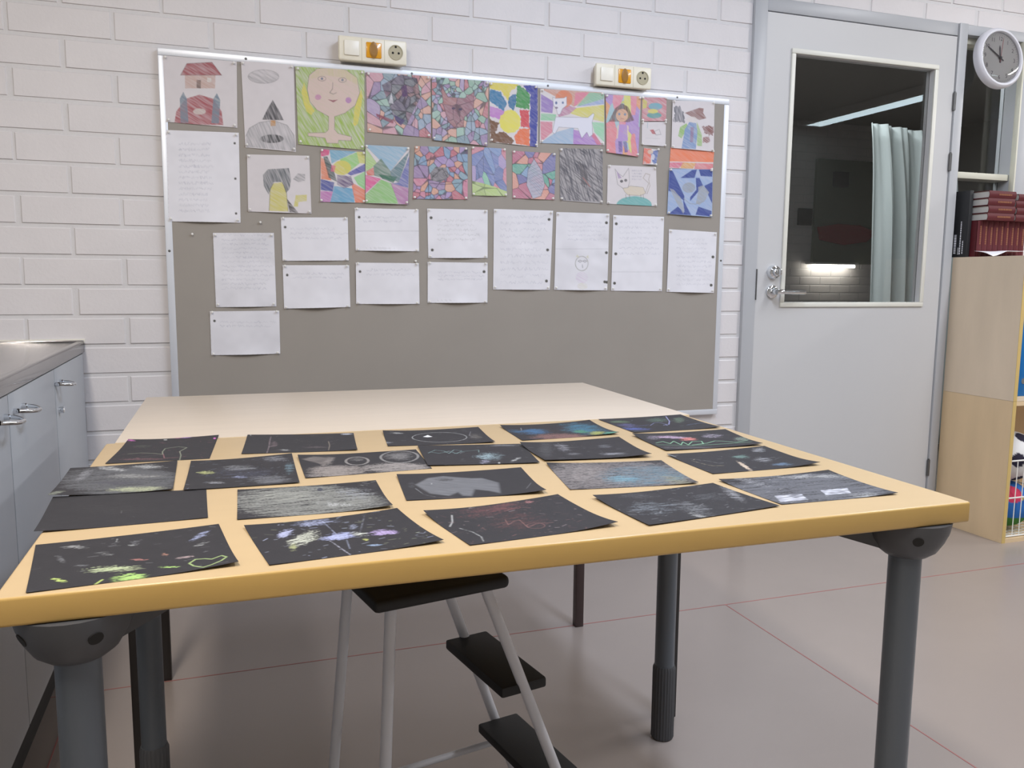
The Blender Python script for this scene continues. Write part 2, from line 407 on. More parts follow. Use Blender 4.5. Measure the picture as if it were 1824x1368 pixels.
hd.tube([(hx, -.046, hz), (hx+.012, -.052, hz), (hx+.03, -.053, hz), (hx+.06, -.052, hz), (hx+.10, -.050, hz-.0005), (hx+.128, -.046, hz-.001)], [.011, .0105, .0085, .0095, .0095, .009], 14)
hd.build('door_handle', 'chrome', leaf)
kx, kz = 2.770, 1.094
kk = MB(); kk.lathe([(.0275, 0), (.0275, -.010), (.024, -.020), (.017, -.024), (.0165, -.036), (.014, -.038)], (kx, -.006, kz), 'y', 28)
kk.rbox((kx-.004, -.062, kz-.011), (kx+.004, -.040, kz+.011), .002)
kk.build('door_lock', 'chrome', leaf)
MB().box((2.688, -.0165, .985), (2.6925, -.013, 1.105)).build('strike_plate', 'screw', d)
for z in (.248, 1.563, 1.81):
    h = MB(); h.tube([(3.626, -.012, z-.035), (3.626, -.012, z+.035)], .0065, 10); h.tube([(3.626, -.012, z+.035), (3.626, -.012, z+.04)], .004, 8)
    h.build('hinge', 'screw', d)
# ------------------------------------------------------------------ side light window
wn = empty('window_1', (DX1, 0, 0), kind='structure')
s = MB(); sy = .075
s.rbox((DX1+.001, -.004, 2.085), (WX1, .10, DZ), .002); s.rbox((3.998, -.010, 0), (WX1, .10, 2.085), .003)
s.build('window_frame', 'framep', wn)
s = MB(); s.rbox((DX1+.001, .030, 2.06), (3.998, .10, 2.085), .002); s.rbox((DX1+.001, .020, 1.505), (3.998, .10, 1.532), .003)
s.rbox((3.990, -.013, 0), (3.998, .012, 2.085), .001)
s.build('glazing_bar', 'creamf', wn)
MB().box((DX1+.001, sy, 0), (3.998, sy+.005, 1.505)).build('lower_pane', 'glass', wn)
MB().box((DX1+.001, sy, 1.532), (3.998, sy+.005, 2.06)).build('upper_pane', 'glass', wn)

# ------------------------------------------------------------------ dark room seen through the glass
brick_wall('wall_far', [(2.0, XR, 0, CEIL)], 5.0, -1, .2, 1.84, seed=5)
slab('wall_far_core', (XL, 5.004, 0), (XR, 5.1, CEIL), 'plaster')
slab('wall_partition', (2.0, TH, 0), (2.1, 5.0, CEIL), 'plaster')
pb = MB().box((6.92, 4.95, 1.26), (8.3, 4.985, 2.40)).build('cupboard_panel', 'panelg'); tag(pb, 'dull green panel on the far wall of the dark room behind the door glass', 'panel')
rc = MB(); 
cp = [(6.94, 1.66), (7.2, 1.70), (7.5, 1.69), (7.75, 1.62), (7.6, 1.51), (7.3, 1.47), (6.98, 1.52)]
rc.add([(x, 4.90, z) for x, z in cp]+[(x, 4.93, z) for x, z in cp], [tuple(range(7)), tuple(range(13, 6, -1))]+[(i, (i+1) % 7, 7+(i+1) % 7, 7+i) for i in range(7)])
tag(rc.build('cloth', 'redcloth'), 'dim red cloth hanging on the far wall behind the door glass', 'cloth')
pc = MB().rbox((7.13, 4.92, 2.10), (7.33, 4.949, 2.27), .004).build('picture', 'dark'); tag(pc, 'dark picture above the red cloth behind the door glass', 'picture', 'pictures in the dark room')
pc = MB().rbox((6.72, 4.965, 1.68), (6.90, 4.994, 1.86), .004).build('picture', 'dark'); tag(pc, 'dark picture on brick left of the red cloth behind the door glass', 'picture', 'pictures in the dark room')
lp = empty('wall_lamp', (7.17, 4.85, 1.21), 'lit tube lamp low on the brick wall behind the door glass', 'lamp')
MB().rbox((6.86, 4.85, 1.252), (7.47, 4.99, 1.272), .004).build('lamp_housing', 'housing', lp)
M['tube'] = mat('lit_tube', (255, 250, 235), .4, emit=(1, .96, .84, 9))
MB().tube([(6.88, 4.90, 1.232), (7.45, 4.90, 1.232)], .017, 14).build('lamp_tube', 'tube', lp)
# curtain hanging in the dark room
cu = MB(); rows = 22; nc = 90; vs = []
for j in range(rows):
    t = j/(rows-1); z = 1.985-t*1.95
    for i in range(nc):
        s_ = i/(nc-1); x = 4.40-.07*math.exp(-5*t)+s_*.62+.05*t
        y = 1.25+.035*math.sin(s_*31+.8*math.sin(t*3))*(.5+.5*min(1, t*4))+.01*math.sin(s_*77)
        vs.append((x, y, z-.05*s_*(1-t)))
fs = [(j*nc+i, j*nc+i+1, (j+1)*nc+i+1, (j+1)*nc+i) for j in range(rows-1) for i in range(nc-1)]
cu.add(vs, fs, True); co = cu.build('curtain', 'curtain')
sm = co.modifiers.new('thickness', 'SOLIDIFY'); sm.thickness = .003
tag(co, 'pale curtain hanging in the dark room behind the door glass', 'curtain')
wl = bpy.data.lights.new('curtain_fill_light', 'AREA'); wl.shape = 'RECTANGLE'; wl.size = .2; wl.size_y = 1.2; wl.energy = 22.0; wl.color = (.9, .98, 1)  # added fill lamp, kept out of view, to brighten the curtain
wo = bpy.data.objects.new('curtain_fill_light', wl); col.objects.link(wo); wo.location = (3.55, .95, CEIL-.09); wo['kind'] = 'structure'
cl = empty('ceiling_lamp', (3.55, .95, CEIL), 'unseen lamp added to light the curtain behind the door', 'lamp')
MB().rbox((3.43, .32, CEIL-.07), (3.67, 1.58, CEIL-.001), .005).build('lamp_housing', 'housing', cl)

# ------------------------------------------------------------------ ceiling lamps of the classroom
for i, (lx, ly, k, lc, ll) in enumerate(LAMPS):
    nm = ['over the two tables', 'by the left wall over the steel worktop', 'over the floor in front of the door', 'in the middle row at the rear of the room', 'by the right wall near the brick wall', 'by the right wall at the rear, mirrored in the door glass'][i]
    c_ = empty('ceiling_lamp', (lx, ly, CEIL), 'long white ceiling lamp '+nm, 'lamp', 'ceiling lamps')
    MB().rbox((lx-.12, ly-ll/2-.02, CEIL-.07), (lx+.12, ly+ll/2+.02, CEIL-.001), .006).build('lamp_housing', 'housing', c_)

# ------------------------------------------------------------------ switch and socket boxes
def gang(x0, z0, who):
    w, hgt, dep = .219, .076, .040; y = -dep-.003
    g_ = empty('socket_box', (x0, -.001, z0), 'cream three-gang switch and socket box '+who, 'socket', 'switch and socket boxes')
    b = MB(); b.rbox((x0+.008, y+.010, z0+.002), (x0+w-.008, -.004, z0+hgt-.003), .003); b.rbox((x0, y, z0), (x0+w, y+.012, z0+hgt), .006, 3)
    for k in (1, 2): pass
    b.build('housing', 'cream', g_)
    cw = w/3
    for k in range(1, 3): MB().box((x0+cw*k-.0005, y-.0004, z0+.004), (x0+cw*k+.0005, y+.001, z0+hgt-.004)).build('joint_line', 'sock', g_)
    s1 = MB(); s1.rbox((x0+.017, y-.005, z0+.016), (x0+cw-.008, y+.001, z0+hgt-.014), .003); s1.build('rocker_switch', 'cream2', g_)
    am = MB(); am.rbox((x0+cw+.014, y-.003, z0+.014), (x0+2*cw-.010, y+.002, z0+hgt-.014), .003); ao = am.build('amber_cover', 'amber', g_)
    MB().lathe([(.016, 0), (.017, -.002), (.012, -.003)], (0, 0, 0), 'y', 24, lambda p: Vector((p.x*.75+x0+1.5*cw+.001, p.y+y-.003, p.z*1.5+z0+hgt/2))).build('shutter', 'amberd', ao)
    cx_, cz_ = x0+2.5*cw, z0+hgt/2
    so = MB(); so.lathe([(.0235, .0006), (.0235, -.0022), (.0210, -.0022), (.0200, -.0006), (.001, -.0006)], (cx_, y, cz_), 'y', 32)
    so_ = so.build('socket', 'sock', g_)
    ho = MB()
    for dx, dz in ((-.0095, -.002), (.0095, -.002), (0, .017)): ho.lathe([(.0036, 0), (.0036, -.0004)], (cx_+dx, y-.0007, cz_+dz), 'y', 12)
    ho.build('pin_hole', 'hole', so_)
gang(1.080, 1.7425, 'above the left half of the pinboard')
gang(1.971, 1.7375, 'above the right half of the pinboard')

# ------------------------------------------------------------------ pinboard
BX0, BX1, BZ0, BZ1 = .548, 2.532, .538, 1.735
pbd = empty('pinboard', ((BX0+BX1)/2, 0, BZ0), 'large grey-brown felt pinboard in a metal frame on the white brick wall', 'pinboard')
MB().box((BX0+.01, -.0190, BZ0+.01), (BX1-.01, -.0025, BZ1-.01)).build('felt_panel', 'felt', pbd)
fr = MB(); fw = .021
fr.rbox((BX0, -.0203, BZ1-fw), (BX1, -.0022, BZ1), .002); fr.rbox((BX0, -.0203, BZ0), (BX1, -.0022, BZ0+fw), .002)
fr.rbox((BX0, -.0203, BZ0+fw), (BX0+fw, -.0022, BZ1-fw), .002); fr.rbox((BX1-fw, -.0203, BZ0+fw), (BX1, -.0022, BZ1-fw), .002)
fro = fr.build('frame', 'alu', pbd)
for x in (.80, 1.32, 1.80, 2.31): MB().lathe([(.004, 0), (.003, -.0015)], (x, -.0203, BZ1-.010), 'y', 10).build('screw', 'screw', fro)
for x in (BX0+.010, BX1-.010): MB().lathe([(.004, 0), (.003, -.0015)], (x, -.0203, 1.135), 'y', 10).build('screw', 'screw', fro)


# ------------------------------------------------------------------ tables
def rect_xf(p, ang):
    c, s_ = math.cos(ang), math.sin(ang)
    return lambda q: Vector((p[0]+q.x*c-q.y*s_, p[1]+q.x*s_+q.y*c, q.z))
ZT = .751
def leg_blue(t, X, x, y, sx, sy):
    """thick height-adjustable tube leg with its cup bracket; sx, sy point towards the table's middle"""
    b = MB(); cap = ZT-.030
    prof = [(.0235, cap-.056), (.030, cap-.0545), (.041, cap-.046), (.050, cap-.031), (.0560, cap-.015), (.0585, cap-.0005)]
    b.lathe(prof, (0, 0, 0), 'z', 28, lambda p: X(Vector((x+p.x, y+p.y, p.z))))
    dv = Vector((sx*.80, sy*.60, 0)).normalized(); nv = Vector((-dv.y, dv.x, 0)); w = .020
    P = []
    for r_, dep in ((.015, .050), (.09, .034), (.20, .012)):
        for sgn in (-1, 1):
            for z in (cap-.0006, cap-dep): q = Vector((x, y, 0))+dv*r_+nv*sgn*w; q.z = z; P.append(X(q))
    fs = [(0, 1, 3, 2), (8, 10, 11, 9)]
    for k in (0, 4): fs += [(k, k+2, k+6, k+4), (k+1, k+5, k+7, k+3), (k, k+4, k+5, k+1), (k+2, k+3, k+7, k+6)]
    b.add(P, fs); br = b.build('leg_bracket', 'legdark', t)
    for deg in ((-62, -145) if sx > 0 else (-118, -35)):
        a_ = math.radians(deg); cpt = Vector((x+.0525*math.cos(a_), y+.0525*math.sin(a_), cap-.0215)); n_ = Vector((math.cos(a_), math.sin(a_), -.42)).normalized()
        MB().tube([X(cpt-n_*.006), X(cpt+n_*.0015)], .0075, 16).build('bolt_hole', 'hole', br)
    l = MB(); l.tube([X(Vector((x, y, .17))), X(Vector((x, y, cap-.056)))], .0225, 24); lo_ = l.build('leg', 'legblue', t)
    sl = MB(); n = 48; ring = []
    for z in (0.002, .005, .170, .178):
        for k in range(n):
            a_ = 2*math.pi*k/n; r_ = .0264 if k % 2 else .0240
            if z == .178: r_ = .0235
            if z == .002: r_ = .0245
            ring.append(X(Vector((x+r_*math.cos(a_), y+r_*math.sin(a_), z))))
    fs = [(j*n+k, j*n+(k+1) % n, (j+1)*n+(k+1) % n, (j+1)*n+k) for j in range(3) for k in range(n)]
    sl.add(ring, fs+[tuple(range(n))[::-1], tuple(range(3*n, 4*n))]); 
    sl.tube([X(Vector((x, y, 0))), X(Vector((x, y, .003)))], .02, 20)
    sl.build('leg_sleeve', 'legdark', lo_)
A1 = -.006; w1, d1 = 1.207, .788
X1 = rect_xf((.492, -1.938), A1)
t1 = empty('table', X1(Vector((w1/2, d1/2, 0))), 'near yellow laminate table covered with black chalk drawings', 'table', 'tables')
tb = MB(); tb.rbox((0, 0, ZT-.030), (w1, d1, ZT), .0035, 3, X1); tt = tb.build('tabletop', ['yellow', 'yellow_edge'], t1)
for p in tt.data.polygons: p.material_index = 0 if p.normal.z > .8 else 1
for (x, y, sx, sy) in ((.062, .050, 1, 1), (w1-.062, .050, -1, 1), (.062, d1-.048, 1, -1), (w1-.058, d1-.048, -1, -1)): leg_blue(t1, X1, x, y, sx, sy)
A2 = -.008; w2, d2 = 1.209, .620
X2 = rect_xf((.511, -1.1445), A2)
t2 = empty('table', X2(Vector((w2/2, d2/2, 0))), 'bare pale birch table pushed against the back of the near table', 'table', 'tables')
tb = MB(); tb.rbox((0, 0, ZT-.022), (w2, d2, ZT-.0002), .002, 2, X2); tt = tb.build('tabletop', ['birch', 'birch_edge'], t2)
for p in tt.data.polygons: p.material_index = 0 if p.normal.z > .8 else 1
ap = MB(); e = .045
for a, b in (((e, e-.012, ZT-.06), (w2-e, e, ZT-.0225)), ((e, d2-e, ZT-.06), (w2-e, d2-e+.012, ZT-.0225)), ((e-.012, e, ZT-.06), (e, d2-e, ZT-.0225)), ((w2-e, e, ZT-.06), (w2-e+.012, d2-e, ZT-.0225))): ap.box(a, b, X2)
ap.build('apron', 'blackleg', t2)
for x, y, m_ in ((.017, .030, 'blackleg'), (w2-.012, .030, 'blackleg'), (.020, d2-.020, 'blackleg'), (w2-.014, d2-.030, 'brownleg')):
    MB().rbox((x-.013, y-.013, 0), (x+.013, y+.013, ZT-.0225), .002, 2, X2).build('leg', m_, t2)

# ------------------------------------------------------------------ step stool
SO = Vector((1.008, -1.455, 0)); SA = math.radians(11)
def SX(q): c, s_ = math.cos(SA), math.sin(SA); return Vector((SO.x+q.x*c-q.y*s_, SO.y+q.x*s_+q.y*c, q.z))
st = empty('step_stool', SO, 'white tubular step stool with black seat and steps under the tables', 'step stool')
ZS = .566; hw = .120
b = MB(); b.rbox((-hw, -.12, ZS-.022), (hw, .125, ZS), .009, 3, SX); b.build('seat', 'rubber', st)
tr = .0095
legs = [((-.085, -.098, ZS-.020), (-.120, -.125, 0)), ((-.085, .10, ZS-.020), (-.124, .13, 0)), ((.082, -.100, ZS-.020), (.285, -.128, 0)), ((.080, .100, ZS-.020), (.285, .13, 0))]
for a, c_ in legs:
    MB().tube([SX(Vector(a)), SX(Vector(c_)+Vector((0, 0, .012)))], tr, 14).build('leg', 'whitetube', st)
    MB().tube([SX(Vector(c_)+Vector((0, 0, .0))), SX(Vector(c_)+(Vector(a)-Vector(c_))*.05)], tr+.0025, 14).build('rubber_foot', 'rubber', st)
def onleg(i, z): a, c_ = Vector(legs[i][0]), Vector(legs[i][1]); return c_+(a-c_)*((z-c_.z)/(a.z-c_.z))
for zs in (.352, .160):
    p0, p1 = onleg(2, zs), onleg(3, zs); xm = (p0.x+p1.x)/2; q = MB()
    q.rbox((xm-.044, -.112, zs-.006), (xm+.046, .112, zs+.013), .004, 2, SX)
    q.build('step', 'rubber', st)
a_, b_ = onleg(1, .115), onleg(3, .115); MB().tube([SX(a_), SX(b_)], .0065, 12).build('brace', 'whitetube', st)
a_, b_ = onleg(0, .115), onleg(1, .115); MB().tube([SX(a_), SX(b_)], .0065, 12).build('brace', 'whitetube', st)

# ------------------------------------------------------------------ kitchen cabinets and steel worktop
CXF = .300
seams = [-.003, -.466, -.948, -1.43, -1.91]
for i in range(4):
    ya, yb = seams[i], seams[i+1]
    u = empty('base_cabinet', (0, (ya+yb)/2, 0), 'grey base cabinet '+['next to the brick wall', 'with bow handle, second from the brick wall', 'at the left picture edge, third from the brick wall', 'fourth from the brick wall, below the near table side'][i], 'cabinet', 'base cabinets')
    MB().box((XL+.004, yb+.0006, .125), (CXF-.0195, ya-.0006, .826)).build('body', 'kick_and_gap', u)  # body coloured dark to put shade into the door gaps
    MB().box((XL+.004, yb+.0006, 0), (CXF-.035, ya-.0006, .1245)).build('plinth', 'kick_and_gap', u)
    dr = MB().rbox((CXF-.0185, yb+.0028, .127), (CXF, ya-.0028, .822), .001, 2).build('door', 'cab', u)
    # bow handle
    hy = {0: (-.405, -.435), 1: (-.80, -.86), 2: (-.985, -1.06), 3: (-1.85, -1.80)}[i]; ya_, yb_ = hy
    if i == 0: ya_, yb_ = -.405, -.458
    if i == 1: ya_, yb_ = -.835, -.910
    hz_ = .783; H_b = MB()
    for y in (ya_, yb_): H_b.tube([(CXF-.001, y, hz_), (CXF+.010, y, hz_)], .0062, 12)
    k = 1 if ya_ > yb_ else -1; mid = (ya_+yb_)/2; pts = []
    for t in np.linspace(0, 1, 15):
        y = ya_+(yb_-ya_)*t; pts.append((CXF+.010+.030*math.sin(math.pi*t)**.55, y, hz_-.004*math.sin(math.pi*t)))
    H_b.tube(pts, .0045, 10); H_b.build('handle', 'chrome', dr)
    if i == 0:
        MB().lathe([(.0085, 0), (.0085, .012), (.007, .0135)], (CXF-.0005, -.430, .713), 'x', 18).build('lock', 'chrome', dr)
wt = empty('worktop', (0, -1.2, .8265), 'stainless steel worktop on the grey cabinets at the left', 'worktop')
WT = MB(); WT.rbox((XL+.004, -2.4, .8265), (CXF+.006, -.0045, .858), .003, 2)
WT.build('worktop_slab', 'steel', wt)
rim = MB(); rim.rbox((XL+.004, -.024, .857), (CXF+.006, -.0045, .8635), .002, 2); rim.rbox((CXF-.010, -2.4, .857), (CXF+.006, -.024, .8615), .0018, 2); rim.build('raised_rim', 'steel', wt)
MB().box((XL+.004, -.0048, .855), (CXF+.008, -.0005, .8665)).build('sealant', 'cream2', wt)

# ------------------------------------------------------------------ bookcases
BXL, BXR, BYF, BYB = 3.690, 4.50, -.350, -.003
def bookcase(z0, z1, lab, pm='ply'):
    u = empty('bookcase', ((BXL+BXR)/2, (BYF+BYB)/2, z0), lab, 'bookcase', 'stacked bookcases'); t = .018
    sd = MB().box((BXL, BYF+.0015, z0), (BXL+t, BYB, z1)).build('side_panel', pm, u); MB().box((BXL, BYF, z0), (BXL+t, BYF+.0015, z1)).build('edge_band', 'plyedge', sd)
    sd = MB().box((BXR-t, BYF+.0015, z0), (BXR, BYB, z1)).build('side_panel', pm, u); MB().box((BXR-t, BYF, z0), (BXR, BYF+.0015, z1)).build('edge_band', 'plyedge', sd)
    MB().box((BXL+t, BYF, z1-t), (BXR-t, BYB, z1)).build('top_panel', pm, u)
    MB().box((BXL+t, BYF, z0), (BXR-t, BYB, z0+t)).build('bottom_panel', pm, u)
    MB().box((BXL+t, BYB-.006, z0+t), (BXR-t, BYB, z1-t)).build('back_panel', pm, u)
    return u
ZB1, ZB2 = .588, 1.167
bookcase(0, ZB1-.0008, 'lower plywood bookcase beside the door, standing on the floor', 'ply2')
bookcase(ZB1, ZB2, 'upper plywood bookcase beside the door, carrying the maroon books')
# items on the shelves
fo = empty('binder', (3.733, -.19, ZB1+.018), 'blue binder standing in the upper bookcase at the right edge', 'binder')
MB().rbox((3.7095, -.340, ZB1+.0185), (3.775, -.06, ZB1+.338), .003, 2).build('cover', 'blue', fo)
MB().lathe([(.012, 0), (.012, -.002), (.008, -.002)], (3.745, -.340, ZB1+.08), 'y', 16).build('finger_ring', 'chrome', fo)
bk = empty('wire_basket', (3.86, -.20, .0185), 'white wire basket of play things at the bottom of the lower bookcase', 'basket')
b = MB(); x0, x1, ya, yb, zt = 3.718, 4.01, -.340, -.08, .34
n = 9
for i in range(n):
    x = x0+(x1-x0)*i/(n-1)
    b.tube([(x, ya, zt), (x, ya, .021), (x, yb, .021), (x, yb, zt)], .0022, 6)
for i in range(1, n-1):
    y = ya+(yb-ya)*i/(n-1); b.tube([(x0, y, zt), (x0, y, .021), (x1, y, .021), (x1, y, zt)], .0022, 6)
b.build('wires', 'wire', bk)
for z in (.024, .185, zt): MB().tube([(x0, ya, z), (x1, ya, z), (x1, yb, z), (x0, yb, z), (x0, ya, z)], .0034, 8).build('rail', 'wire', bk)
def uvball(name, c, r, fn, label, cat, w=96, h=64):
    mb = MB(); th = np.linspace(.001, math.pi-.001, h); ph = np.linspace(0, 2*math.pi, w+1)[:-1]; vs = []; cs = []
    for t in th:
        for p in ph:
            d_ = Vector((math.sin(t)*math.cos(p), math.sin(t)*math.sin(p), math.cos(t))); vs.append(Vector(c)+d_*r); cs.append(fn(d_))
    mb.add(vs, [(j*w+k, j*w+(k+1) % w, (j+1)*w+(k+1) % w, (j+1)*w+k) for j in range(h-1) for k in range(w)], True)
    o = mb.build(name, 'paper'); ca = o.data.color_attributes.new('ink', 'FLOAT_COLOR', 'POINT')
    ca.data.foreach_set('color', np.array([lin(x)+(1,) for x in cs]).ravel()); return tag(o, label, cat)
gr = (1+5**.5)/2; ico = [Vector(v).normalized() for v in [(0, s1, s2*gr) for s1 in (1, -1) for s2 in (1, -1)]+[(s1, s2*gr, 0) for s1 in (1, -1) for s2 in (1, -1)]+[(s1*gr, 0, s2) for s1 in (1, -1) for s2 in (1, -1)]]
uvball('football', (3.835, -.23, .335), .105, lambda q: (45, 42, 60) if max(q.dot(v) for v in ico) > .962 else (226, 226, 226), 'white football with dark patches on top of the wire basket', 'ball')
uvball('play_ball', (3.832, -.23, .130), .098, lambda q: (70, 130, 60) if q.z < -.45 else ((200, 60, 90) if q.dot(Vector((-.4, -.7, .6))) > .93 else ((235, 205, 70) if q.dot(Vector((-.15, -.85, .45))) > .965 else (50, 110, 185))), 'blue play ball with yellow and red spots inside the wire basket', 'ball')
# black folder box and maroon books
bx = empty('document_box', (3.702, -.03, ZB2), 'black cardboard box with small white print beside the maroon books', 'box')
MB().rbox((3.692, -.066, ZB2+.0005), (3.711, .016, ZB2+.278), .002, 2).build('case', 'black', bx)
tx = MB(); rd = random.Random(4)
for y, z0_, z1_, w_ in ((-.006, .015, .095, .011), (-.024, .012, .040, .004), (-.032, .012, .150, .005), (-.045, .014, .07, .004)):
    z = z0_
    while z < z1_:
        l_ = rd.uniform(.003, .009); tx.box((3.6914, y-w_*.5, ZB2+z), (3.6921, y+w_*.5, ZB2+min(z+l_, z1_))); z += l_+.0022
tx.build('print', 'whitep', bx)
tx_i = 0
def book(loc, size, lay, lab, grp, length_title=.55):
    """size: thickness, height, depth. Standing: spine faces -y. lay: lying flat, spine faces -y, height along x"""
    th_, hh, dd = size; x, y, z = loc
    t = empty('book', loc, lab, 'book', grp)
    def B(a, b): 
        if lay: a, b = (a[2], a[1], a[0]), (b[2], b[1], b[0])
        return tuple(loc[i]+a[i] for i in range(3)), tuple(loc[i]+b[i] for i in range(3))
    c = MB(); ct = .0022
    c.box(*B((0, .004, 0), (ct, dd, hh))); c.box(*B((th_-ct, .004, 0), (th_, dd, hh)))
    n = 7; prof = [(th_*k/(n-1), .004-.004*math.sin(math.pi*k/(n-1))) for k in range(n)]
    vs = []
    for zz in (0, hh):
        for (a, b_) in prof: vs.append((a, b_, zz))
        for (a, b_) in prof[::-1]: vs.append((a, b_+ct, zz))
    if lay: vs = [(v[2], v[1], v[0]) for v in vs]
    N = 2*n; c.add([tuple(loc[i]+v[i] for i in range(3)) for v in vs], [(k, (k+1) % N, N+(k+1) % N, N+k) for k in range(N)]+[tuple(range(N))[::-1], tuple(range(N, 2*N))])
    c.build('cover', 'maroon', t)
    p = MB(); p.box(*B((ct, ct+.003, .004), (th_-ct, dd-.004, hh-.004))); p.build('pages', 'pages', t)
    g_ = MB(); rr = random.Random(int(x*1e4)); zc = hh*.35; 
    while zc < hh*.82:
        l_ = rr.uniform(.004, .008); g_.box(*B((th_*.38, -.0006, zc), (th_*.62, .0004, zc+l_))); zc += l_+.0018
    g_.build('title', 'gold', t)
    return t
bx0 = 3.7125
ordn = ['first', 'second', 'third', 'fourth', 'fifth', 'sixth', 'seventh', 'eighth', 'ninth']
for k in range(9):
    book((bx0+k*.0298, -.100, ZB2+.0004), (.0288, .150, .108), False, 'maroon book standing upright, %s from the black box' % ordn[k], 'upright maroon books')
for k in range(4):
    o = (.000, .003, -.002, .002)[k]
    book((3.724+o, -.132, ZB2+.1512+k*.0305), (.0298, .148, .112), True, 'maroon book lying flat with white page ends, %s from the top of the left pile' % ['fourth', 'third', 'second', 'first'][k], 'flat maroon books')
for k in range(4):
    o = (.0, .004, -.003, .010)[k]
    book((3.882+o, -.130, ZB2+.1512+k*.0285), (.0278, .148, .112), True, 'maroon book lying flat, %s from the top of the right pile at the picture edge' % ['fourth', 'third', 'second', 'first'][k], 'flat maroon books')
pp = MB(); n = 14; vs = []
for j in range(n):
    for i in range(n):
        a, b_ = i/(n-1), j/(n-1); x = 3.697+.235*a; y = -.165+.063*b_
        vs.append((x, y, ZB2+.0012+.0235*b_**.8+(1-b_)*min(.0235, .0235*(abs(a-.17)/.30)**1.1)))
pp.add(vs, [(j*n+i, j*n+i+1, (j+1)*n+i+1, (j+1)*n+i) for j in range(n-1) for i in range(n-1)], True)
po = pp.build('paper_sheet', 'whitep'); sm = po.modifiers.new('thickness', 'SOLIDIFY'); sm.thickness = .0004
tag(po, 'curled white paper lying on the bookcase in front of the maroon books', 'paper')

# ------------------------------------------------------------------ wall clock
ck = Vector((3.812, -.052, 1.992)); R = .125
c0 = empty('wall_clock', (ck.x, ck.y, ck.z-R), 'round white wall clock hanging above the bookcase beside the door', 'clock')
tilt = Matrix.Rotation(math.radians(-6), 3, 'X') @ Matrix.Rotation(math.radians(4), 3, 'Y')
def CK(p): return ck+tilt @ Vector(p)
b = MB(); b.lathe([(R-.012, .030), (R-.002, .022), (R, .005), (R-.003, -.006), (R-.010, -.012), (R-.017, -.012), (R-.022, -.004), (R-.022, .006)], (0, 0, 0), 'y', 56, lambda p: CK(p)); b.build('clock_case', 'whiteplastic', c0)
b = MB(); b.lathe([(R-.021, .004), (R-.021, .002)], (0, 0, 0), 'y', 48, lambda p: CK(p)); b.build('dial', 'clockface', c0)
nm = MB()
for hnum in range(1, 13):
    cu_ = bpy.data.curves.new('n', 'FONT'); cu_.body = str(hnum); cu_.size = .024; cu_.align_x = 'CENTER'; cu_.align_y = 'CENTER'; cu_.resolution_u = 3
    to = bpy.data.objects.new('n', cu_); me = to.to_mesh(); a_ = math.radians(90-30*hnum); cx_, cz_ = .080*math.cos(a_), .080*math.sin(a_)
    nm.add([CK((cx_+v.co.x, .0014, cz_+v.co.y)) for v in me.vertices], [tuple(p.vertices) for p in me.polygons])
    to.to_mesh_clear(); bpy.data.objects.remove(to); bpy.data.curves.remove(cu_)
for k in range(60):
    a_ = math.radians(6*k); c_, s_ = math.cos(a_), math.sin(a_); w_ = .0006
    nm.add([CK((r_*c_-q*s_, .0014, r_*s_+q*c_)) for r_, q in ((.094, -w_), (.094, w_), (.099, w_), (.099, -w_))], [(0, 1, 2, 3)])
nm.build('numerals', 'ink', c0)
def hand(name, deg, l, w_, y, m_, back=.02):
    a_ = math.radians(90-deg); c_, s_ = math.cos(a_), math.sin(a_); b = MB()
    P = [(-back, -w_), (-back, w_), (l*.8, w_), (l, 0), (l*.8, -w_)]
    b.add([CK((r_*c_-q*s_, yy, r_*s_+q*c_)) for yy in (y, y+.0008) for r_, q in P], [tuple(range(5)), tuple(range(9, 4, -1))]+[(i, (i+1) % 5, 5+(i+1) % 5, 5+i) for i in range(5)])
    b.build(name, m_, c0)
hand('hour_hand', -4, .052, .0035, -.0006, 'ink'); hand('minute_hand', -62, .080, .0026, -.0022, 'ink'); hand('second_hand', 8, .088, .0008, -.0036, 'red')
MB().lathe([(.006, .002), (.006, -.005), (.003, -.006)], (0, 0, 0), 'y', 16, lambda p: CK(p)).build('hub', 'ink', c0)
b = MB(); b.lathe([(R-.0215, -.0065), (R-.03, -.0085), (R*.5, -.0115), (.002, -.0125), (.002, -.0115), (R*.5, -.0105), (R-.03, -.0075), (R-.0215, -.0055)], (0, 0, 0), 'y', 48, lambda p: CK(p)); b.build('glass_cover', 'glass', c0)

